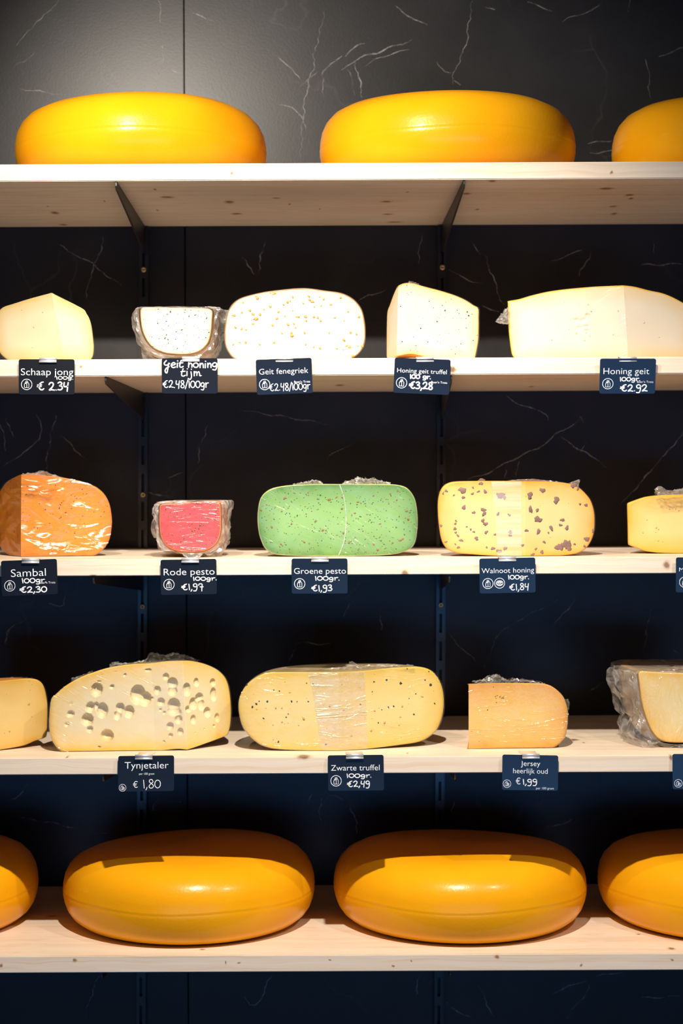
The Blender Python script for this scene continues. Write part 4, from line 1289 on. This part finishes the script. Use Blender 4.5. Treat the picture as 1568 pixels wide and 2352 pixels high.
# hand lettering: strokes in a box one unit high (baseline 0), with an advance width
HAND = {
 '0': ([arc(.30, .46, .28, .44, 100, 460, 16)], .66),
 '1': ([[(.10, .92), (.13, .5), (.16, .0)]], .30),
 '2': ([[(.04, .72), (.16, .92), (.38, .94), (.48, .74), (.36, .42), (.06, .04), (.28, .10), (.58, .04)]], .66),
 '3': ([[(.06, .86), (.28, .98), (.44, .82), (.34, .60), (.18, .54), (.40, .48), (.50, .26), (.34, .04), (.06, .06)]], .60),
 '4': ([[(.10, .95), (.06, .55), (.20, .46), (.46, .52)], [(.50, .95), (.44, .45), (.40, -.08)]], .62),
 '7': ([[(.06, .70), (.16, .94), (.44, .90), (.46, .60), (.42, .10), (.42, -.22)], [(.24, .46), (.58, .46)]], .62),
 '8': ([[(.46, .80), (.34, .98), (.14, .92), (.12, .70), (.32, .52), (.50, .28), (.42, .04), (.18, .02), (.08, .22), (.24, .48), (.44, .66), (.46, .80)]], .62),
 '9': ([[(.46, .86), (.28, .98), (.08, .84), (.10, .56), (.30, .46), (.46, .62), (.48, .86), (.48, .30), (.36, -.16), (.08, -.18)]], .62),
 '€': ([[(.60, .96), (.38, .86), (.20, .60), (.18, .34), (.32, .08), (.52, .02), (.66, .14)], [(.04, .60), (.44, .62)], [(.02, .40), (.40, .42)]], .78),
 ',': ([[(.14, .10), (.10, -.06), (.03, -.20)]], .26),
 '.': ([[(.08, .06), (.11, .04)]], .24),
 '/': ([[(.36, 1.06), (.02, -.14)]], .40),
 'g': ([[(.46, .58), (.26, .68), (.06, .50), (.10, .22), (.30, .16), (.44, .36), (.48, .60), (.46, .10), (.34, -.28), (.08, -.24)]], .58),
 'r': ([[(.08, .64), (.12, .30), (.12, .04)], [(.12, .38), (.24, .60), (.44, .64)]], .48),
 'G': ([[(.30, 1.0), (.10, .70), (.14, .44), (.36, .40), (.62, .62)], [(.52, .66), (.46, .1), (.34, -.66), (.16, -.40), (.30, -.02), (.56, .18)]], .72),
 'e': ([[(.06, .34), (.36, .42), (.46, .56), (.30, .70), (.10, .54), (.06, .26), (.22, .04), (.48, .12)]], .56),
 'i': ([[(.10, .60), (.09, .04)], [(.12, .92), (.14, .90)]], .26),
 't': ([[(.22, .98), (.10, .50), (.08, .14), (.24, .04), (.40, .16)], [(.02, .60), (.38, .66)]], .46),
 'h': ([[(.10, .98), (.08, .04)], [(.09, .36), (.26, .60), (.40, .44), (.40, .04)]], .52),
 'o': ([arc(.27, .34, .24, .30, 100, 460, 14)], .60),
 'n': ([[(.08, .62), (.09, .04)], [(.09, .34), (.26, .62), (.38, .46), (.40, .04)]], .50),
 'j': ([[(.20, .60), (.24, .0), (.14, -.36), (-.06, -.26)], [(.22, .92), (.24, .90)]], .40),
 'm': ([[(.08, .62), (.09, .06)], [(.09, .36), (.24, .60), (.32, .40), (.32, .10)], [(.32, .36), (.48, .60), (.56, .36), (.58, .08), (.70, .10)]], .78),
 ' ': ([], .40),
}


def ribbon(pts, w, vs, fs, dense=True):
    """flat pen stroke with rounded ends, in the card plane (x, z)"""
    p = np.array(pts, float)
    if dense and len(p) > 2:
        p = spline(p, max(8, len(p) * 5))
    b0 = len(vs)
    n = len(p)
    for i in range(n):
        d = p[min(i + 1, n - 1)] - p[max(i - 1, 0)]
        d = d / (np.linalg.norm(d) + 1e-9)
        nx = np.array((-d[1], d[0])) * w / 2
        vs.append(p[i] + nx); vs.append(p[i] - nx)
    for i in range(n - 1):
        k = b0 + 2 * i
        fs.append((k, k + 1, k + 3, k + 2))
    for e in (p[0], p[-1]):
        b1 = len(vs)
        for a in range(10):
            vs.append(e + w / 2 * np.array((math.cos(a * 0.6283), math.sin(a * 0.6283))))
        fs.append(tuple(range(b1, b1 + 10)))


def hand_text(s, x0, x1, base, h, w):
    rnd = random.Random(sum(map(ord, s)) + int(base * 1e5))
    x = 0
    glyphs = []
    for ch in s:
        st, adv = HAND[ch]
        dy = rnd.uniform(-.04, .04)
        for k in st:
            glyphs.append([(x + a, b_ + dy) for a, b_ in k])
        x += adv
    xs = [a for g in glyphs for a, _ in g]
    mn, mx = min(xs), max(xs)
    vs, fs = [], []
    for g in glyphs:
        ribbon([(x0 + (a - mn) / (mx - mn) * (x1 - x0), base + b_ * h) for a, b_ in g], w, vs, fs)
    return vs, fs


def print_text(s, x0, x1, base, cap):
    v, f = text_mesh(s)
    k = cap / cap_height()
    mn, mx = v[:, 0].min(), v[:, 0].max()
    vs = [np.array((x0 + (a[0] - mn) / (mx - mn) * (x1 - x0), base + a[1] * k)) for a in v]
    return vs, [tuple(q) for q in f]


def icon(kind, cx, cz, r):
    vs, fs = [], []
    w = r * 0.11
    ribbon(arc(cx, cz, r, r, 0, 362, 40), w, vs, fs, False)
    def ln(pts, dense=False, k=0.9):
        ribbon([(cx + a * r, cz + b_ * r) for a, b_ in pts], w * k, vs, fs, dense)
    if kind == 'milk':
        ln([(-.42, -.62), (-.42, .05), (-.22, .42), (.22, .42), (.42, .12), (.42, -.62), (-.42, -.62)])
        ln([(-.18, .42), (-.12, .66), (.16, .66), (.2, .42)])
        ln([(-.42, .08), (-.12, .20), (-.02, .30)])
        ln([(.02, .30), (.02, -.62)])
        ln([(-.2, .42), (.02, .22), (.22, .42)])
    elif kind == 'milkglass':
        ln([(-.50, -.55), (-.50, .15), (-.25, .55), (.05, .55), (.22, .2)])
        ln([(-.50, -.55), (.5, -.58), (.55, .1), (.1, .1), (.1, -.55)])
        ln([(-.2, .5), (-.05, .15), (-.05, -.5)])
        ln([(.2, -.1), (.34, .02), (.46, -.12), (.3, -.3)], True)
    else:
        ln(arc(0, 0, .68, .52, 0, 360, 24))
        ln(arc(0, -.06, .5, .3, 20, 340, 18))
        ln([(-.72, -.1), (-.4, -.38), (0, -.46), (.4, -.38), (.72, -.1)], True)
        ln(arc(0, .0, .25, .14, 0, 360, 12))
        ln([(-.5, .2), (0, .34), (.5, .2)], True)
    return vs, fs


def card(label, cx, cy, tilt, elems, clip_dx, pitch, s, clip_len, label_extra=None):
    S = (DF - 0.006) / F_PX
    ctr = P(cx, cy, -0.0075)
    R = Matrix.Rotation(math.radians(-tilt) + ROLL, 4, 'Y') @ Matrix.Rotation(math.radians(pitch), 4, 'X')
    Mw = Matrix.Translation(ctr) @ R
    root = thing('price_card', label, 'price card', ctr, R, 'price cards clipped to the shelf fronts')
    w, h, r, th = 128.2 * S, 80.6 * S, 0.0030, 0.0009
    out = []
    for qx, qz, a0 in ((w / 2 - r, h / 2 - r, 0), (-w / 2 + r, h / 2 - r, 90), (-w / 2 + r, -h / 2 + r, 180), (w / 2 - r, -h / 2 + r, 270)):
        out += arc(qx, qz, r, r, a0, a0 + 90, 6)
    n = len(out)
    vs = [(x, -th / 2, z) for x, z in out] + [(x, th / 2, z) for x, z in out]
    fs = [tuple(range(n)), tuple(range(2 * n - 1, n - 1, -1))] + [(i, i + n, (i + 1) % n + n, (i + 1) % n) for i in range(n)]
    bm = bmesh.new(); bm.from_mesh(mesh('t', vs, fs))
    bm.transform(Mw)
    link('card_panel', bm_mesh('card_panel', bm), M_CARD, root)
    ct, st = math.cos(math.radians(tilt)), math.sin(math.radians(tilt))

    def loc(px, py):
        u, v = px - cx, -(py - cy)
        return ((u * ct + v * st) * S, (-u * st + v * ct) * S)
    for e in elems:
        kind = e[0]
        if kind in ('print', 'hand'):
            _, txt, x0, x1, base, hh = e[:6]
            xm = (x0 + x1) / 2
            bz = loc(xm, base)[1]
            xa = loc(x0, base)[0]; xb = loc(x1, base)[0]
            if kind == 'print':
                v2, f2 = print_text(txt, xa, xb, bz, hh * S)
                nm, mt = e[6], M_PRINT
            else:
                v2, f2 = hand_text(txt, xa, xb, bz, hh * S, e[7] * S)
                nm, mt = e[6], M_CHALK
        else:
            _, ik, ix, iy, ir = e
            a, b_ = loc(ix, iy)
            v2, f2 = icon(ik, a, b_, ir * S)
            nm, mt = ('walnut_symbol' if ik == 'nut' else 'milk_symbol'), M_PRINT
        v3 = [Mw @ Vector((q[0], -th / 2 - (0.00018 if kind != 'hand' else 0.00026), q[1])) for q in v2]
        link(nm, mesh(nm, v3, f2), mt, root)
    # spring clip: strip along the shelf top, bent over the edge and holding the card
    cxm = clip_dx * S
    zt = h / 2
    wc = 20 * S
    zs = SZ[s] + 0.0003 - ctr.z
    yb = -ctr.y
    prof = [(clip_len + yb, zs), (0.002 + yb, zs), (-0.0006 + yb, zs - 0.0002), (-0.0022, max(zt + 0.0022, zs * 0.6 + zt * 0.4)), (-0.0034, zt + 0.0012), (-0.0038, zt - 0.0002), (-0.0022, zt - 0.0016),
            (-0.0022, zt - 0.0022), (-0.0038, zt - 0.0034), (-0.0036, zt - 0.0046), (-0.0020, zt - 0.0052)]
    if zs > zt + 0.004 or zs < zt - 0.004:
        prof[3] = (-0.0022, zt + 0.0020)
    pr = spline(prof, 48)
    vs, fs = [], []
    for y, z in pr:
        for x in (-wc, wc):
            vs.append(Vector((cxm + x, y, z)))
    for i in range(len(pr) - 1):
        fs.append((2 * i, 2 * i + 1, 2 * i + 3, 2 * i + 2))
    wv = [Vector((ctr.x, ctr.y, ctr.z)) + v for v in vs]
    o = link('clip', mesh('clip', wv, fs), M_CLIP, root, True)
    md = o.modifiers.new('thickness', 'SOLIDIFY')
    md.thickness = 0.0004
    md.offset = 0
    return root


def T_(t, x0, x1, b, c):
    return ('print', t, x0, x1, b, c, 'title_lettering')


def H_(t, x0, x1, b, h, w, nm='price_lettering'):
    return ('hand', t, x0, x1, b, h, nm, w)


def B_(x0, x1, b, t="Boer'n Trots", nm='maker_lettering'):
    return ('print', t, x0, x1, b, 4.9, nm)


WT = 'weight_lettering'
card('black price card reading Schaap jong, 2.34 euro', 107.2, 865.6, 0.0, [T_('Schaap jong', 48.2, 168.3, 861.8, 15.3), H_('100g.', 130, 167.4, 871.5, 7.4, 1.7, WT), H_('€ 2.34', 86.1, 156.6, 896.5, 19, 3.0), ('icon', 'milk', 61.4, 883, 12.1)], 3.5, 0.0, 1, 0.016)
card('black handwritten price card for the thyme cheese, without printing', 435.6, 863.4, 0.0, [H_('Geit honing', 377.6, 498, 845, 17, 2.6, 'title_lettering'), H_('tijm', 415.6, 461.7, 864, 18, 2.3, 'title_lettering'), H_('€2.48/100gr', 373.9, 478.5, 890.5, 17, 2.0)], 3.0, 4.0, 1, 0.016)
card('charcoal price card reading Geit fenegriek, tilted up to one side', 652.6, 864.4, 2.0, [T_('Geit fenegriek', 594.9, 707.7, 858.4, 12.6), H_('€2.48/100gr', 618.2, 712, 896, 17, 1.7), B_(675.4, 712, 879), ('icon', 'milk', 607.6, 883.2, 12)], 0.5, 6.5, 1, 0.016)
card('charcoal price card reading Honing geit truffel, drooping to one side', 968.7, 864.2, -2.3, [T_('Honing geit truffel', 911.6, 1025.4, 857.3, 9.8), H_('100 gr.', 941.9, 988, 869.8, 9.5, 2.6, WT), H_('€3,28', 939.7, 992.3, 893.3, 16, 3.1), B_(990.2, 1026.5, 880.8), ('icon', 'milk', 922, 879.2, 12)], 7.0, 6.5, 1, 0.016)
card('navy price card reading Honing geit, 2.92 euro', 1440.8, 863.9, 0.0, [T_('Honing geit', 1385, 1490, 859.3, 14), H_('100gr.', 1424, 1469, 875, 9.5, 2.2, WT), H_('€2.92', 1425, 1486.3, 898.5, 15.5, 2.7), B_(1463, 1500, 879.4), ('icon', 'milk', 1395.8, 881.3, 12)], 0.0, 9.0, 1, 0.016)
card('black price card reading Sambal, 2,30 euro', 67.6, 1326.3, 2.1, [T_('Sambal', 25.4, 105.7, 1323.8, 17), H_('100gr.', 51.7, 105.7, 1338.2, 11, 2.3, WT), B_(90.4, 127.2, 1340.4), H_('€2,30', 46.4, 107.6, 1360.3, 13.5, 2.6), ('icon', 'milk', 22.8, 1345.6, 12)], 3.5, -2.0, 2, 0.02)
card('black price card reading Rode pesto, 1,97 euro', 433.2, 1325.0, 1.0, [T_('Rode pesto', 376, 492.6, 1320.6, 15), H_('100gr.', 444.3, 496.4, 1333, 8.8, 2.1, WT), H_('€1,97', 417.2, 466.5, 1354.6, 14, 2.2), ('icon', 'milk', 388, 1342.6, 12)], 4.0, -1.0, 2, 0.02)
card('dark navy price card reading Groene pesto, 1,93 euro', 733.7, 1323.0, 0.2, [T_('Groene pesto', 675, 794, 1317.7, 13), H_('100gr.', 724.3, 778.5, 1333.2, 10, 2.0, WT), H_('€1,93', 715.6, 762, 1357.6, 14, 2.2), ('icon', 'milk', 688, 1340.7, 12)], 1.0, 1.5, 2, 0.02)
card('blue price card reading Walnoot honing with two round symbols', 1165.0, 1321.8, 1.2, [T_('Walnoot honing', 1105.6, 1226, 1315.6, 11.5), H_('100gr.', 1167.4, 1213.5, 1330, 10, 2.0, WT), H_('€1,84', 1170, 1213.5, 1355.4, 15, 2.0), ('icon', 'milk', 1120.2, 1340.3, 11.8), ('icon', 'nut', 1147, 1339.4, 11.6)], -0.5, 4.4, 2, 0.02)
card('navy price card starting with M below the plain yellow cheese', 1615.7, 1320.0, 0.3, [T_('M', 1558.9, 1569.5, 1312.3, 8.6), ('icon', 'milk', 1572, 1337, 12)], 0.0, 3.2, 2, 0.02)
card('black price card reading Tynjetaler, 1,80 euro', 335.6, 1776.5, 0.6, [T_('Tynjetaler', 286.3, 387, 1765.3, 15), ('print', 'per 100 gram', 319.4, 354, 1779.4, 4.6, WT), ('print', '€', 305.8, 316.7, 1808.8, 14, 'euro_sign'), H_('1,80', 330, 368.7, 1809, 20, 1.6), ('icon', 'milkglass', 281.8, 1808.9, 7.9)], -5.0, -6.0, 3, 0.045)
card('dark navy price card reading Zwarte truffel, 2,49 euro', 817.0, 1775.0, 0.6, [T_('Zwarte truffel', 760, 871.6, 1769.6, 12.5), H_('100gr.', 796.8, 851.5, 1786, 9.5, 2.0, WT), H_('€2,49', 797.3, 847.8, 1806.5, 13.5, 2.1), ('icon', 'milk', 771.5, 1793.2, 12)], -2.5, -5.0, 3, 0.04)
card('navy price card reading Jersey heerlijk oud, 1,99 euro', 1217.0, 1774.6, -1.0, [T_('Jersey', 1195.7, 1240.2, 1759.4, 11.5), T_('heerlijk oud', 1177.8, 1257, 1776.5, 11.5), ('print', '€', 1183.8, 1194.6, 1801, 14, 'euro_sign'), H_('1,99', 1201, 1231.5, 1801.6, 12.5, 2.0), ('print', 'per 100 gram', 1230.4, 1271, 1812.6, 4.8, WT), ('icon', 'milkglass', 1163.7, 1799.8, 8.8)], 1.5, -2.4, 3, 0.04)
card('blue price card with small milk symbol below the grey-wrapped pale cheese', 1608.0, 1772.0, 0.2, [('icon', 'milkglass', 1557, 1799, 8.8)], 0.0, -1.0, 3, 0.04)
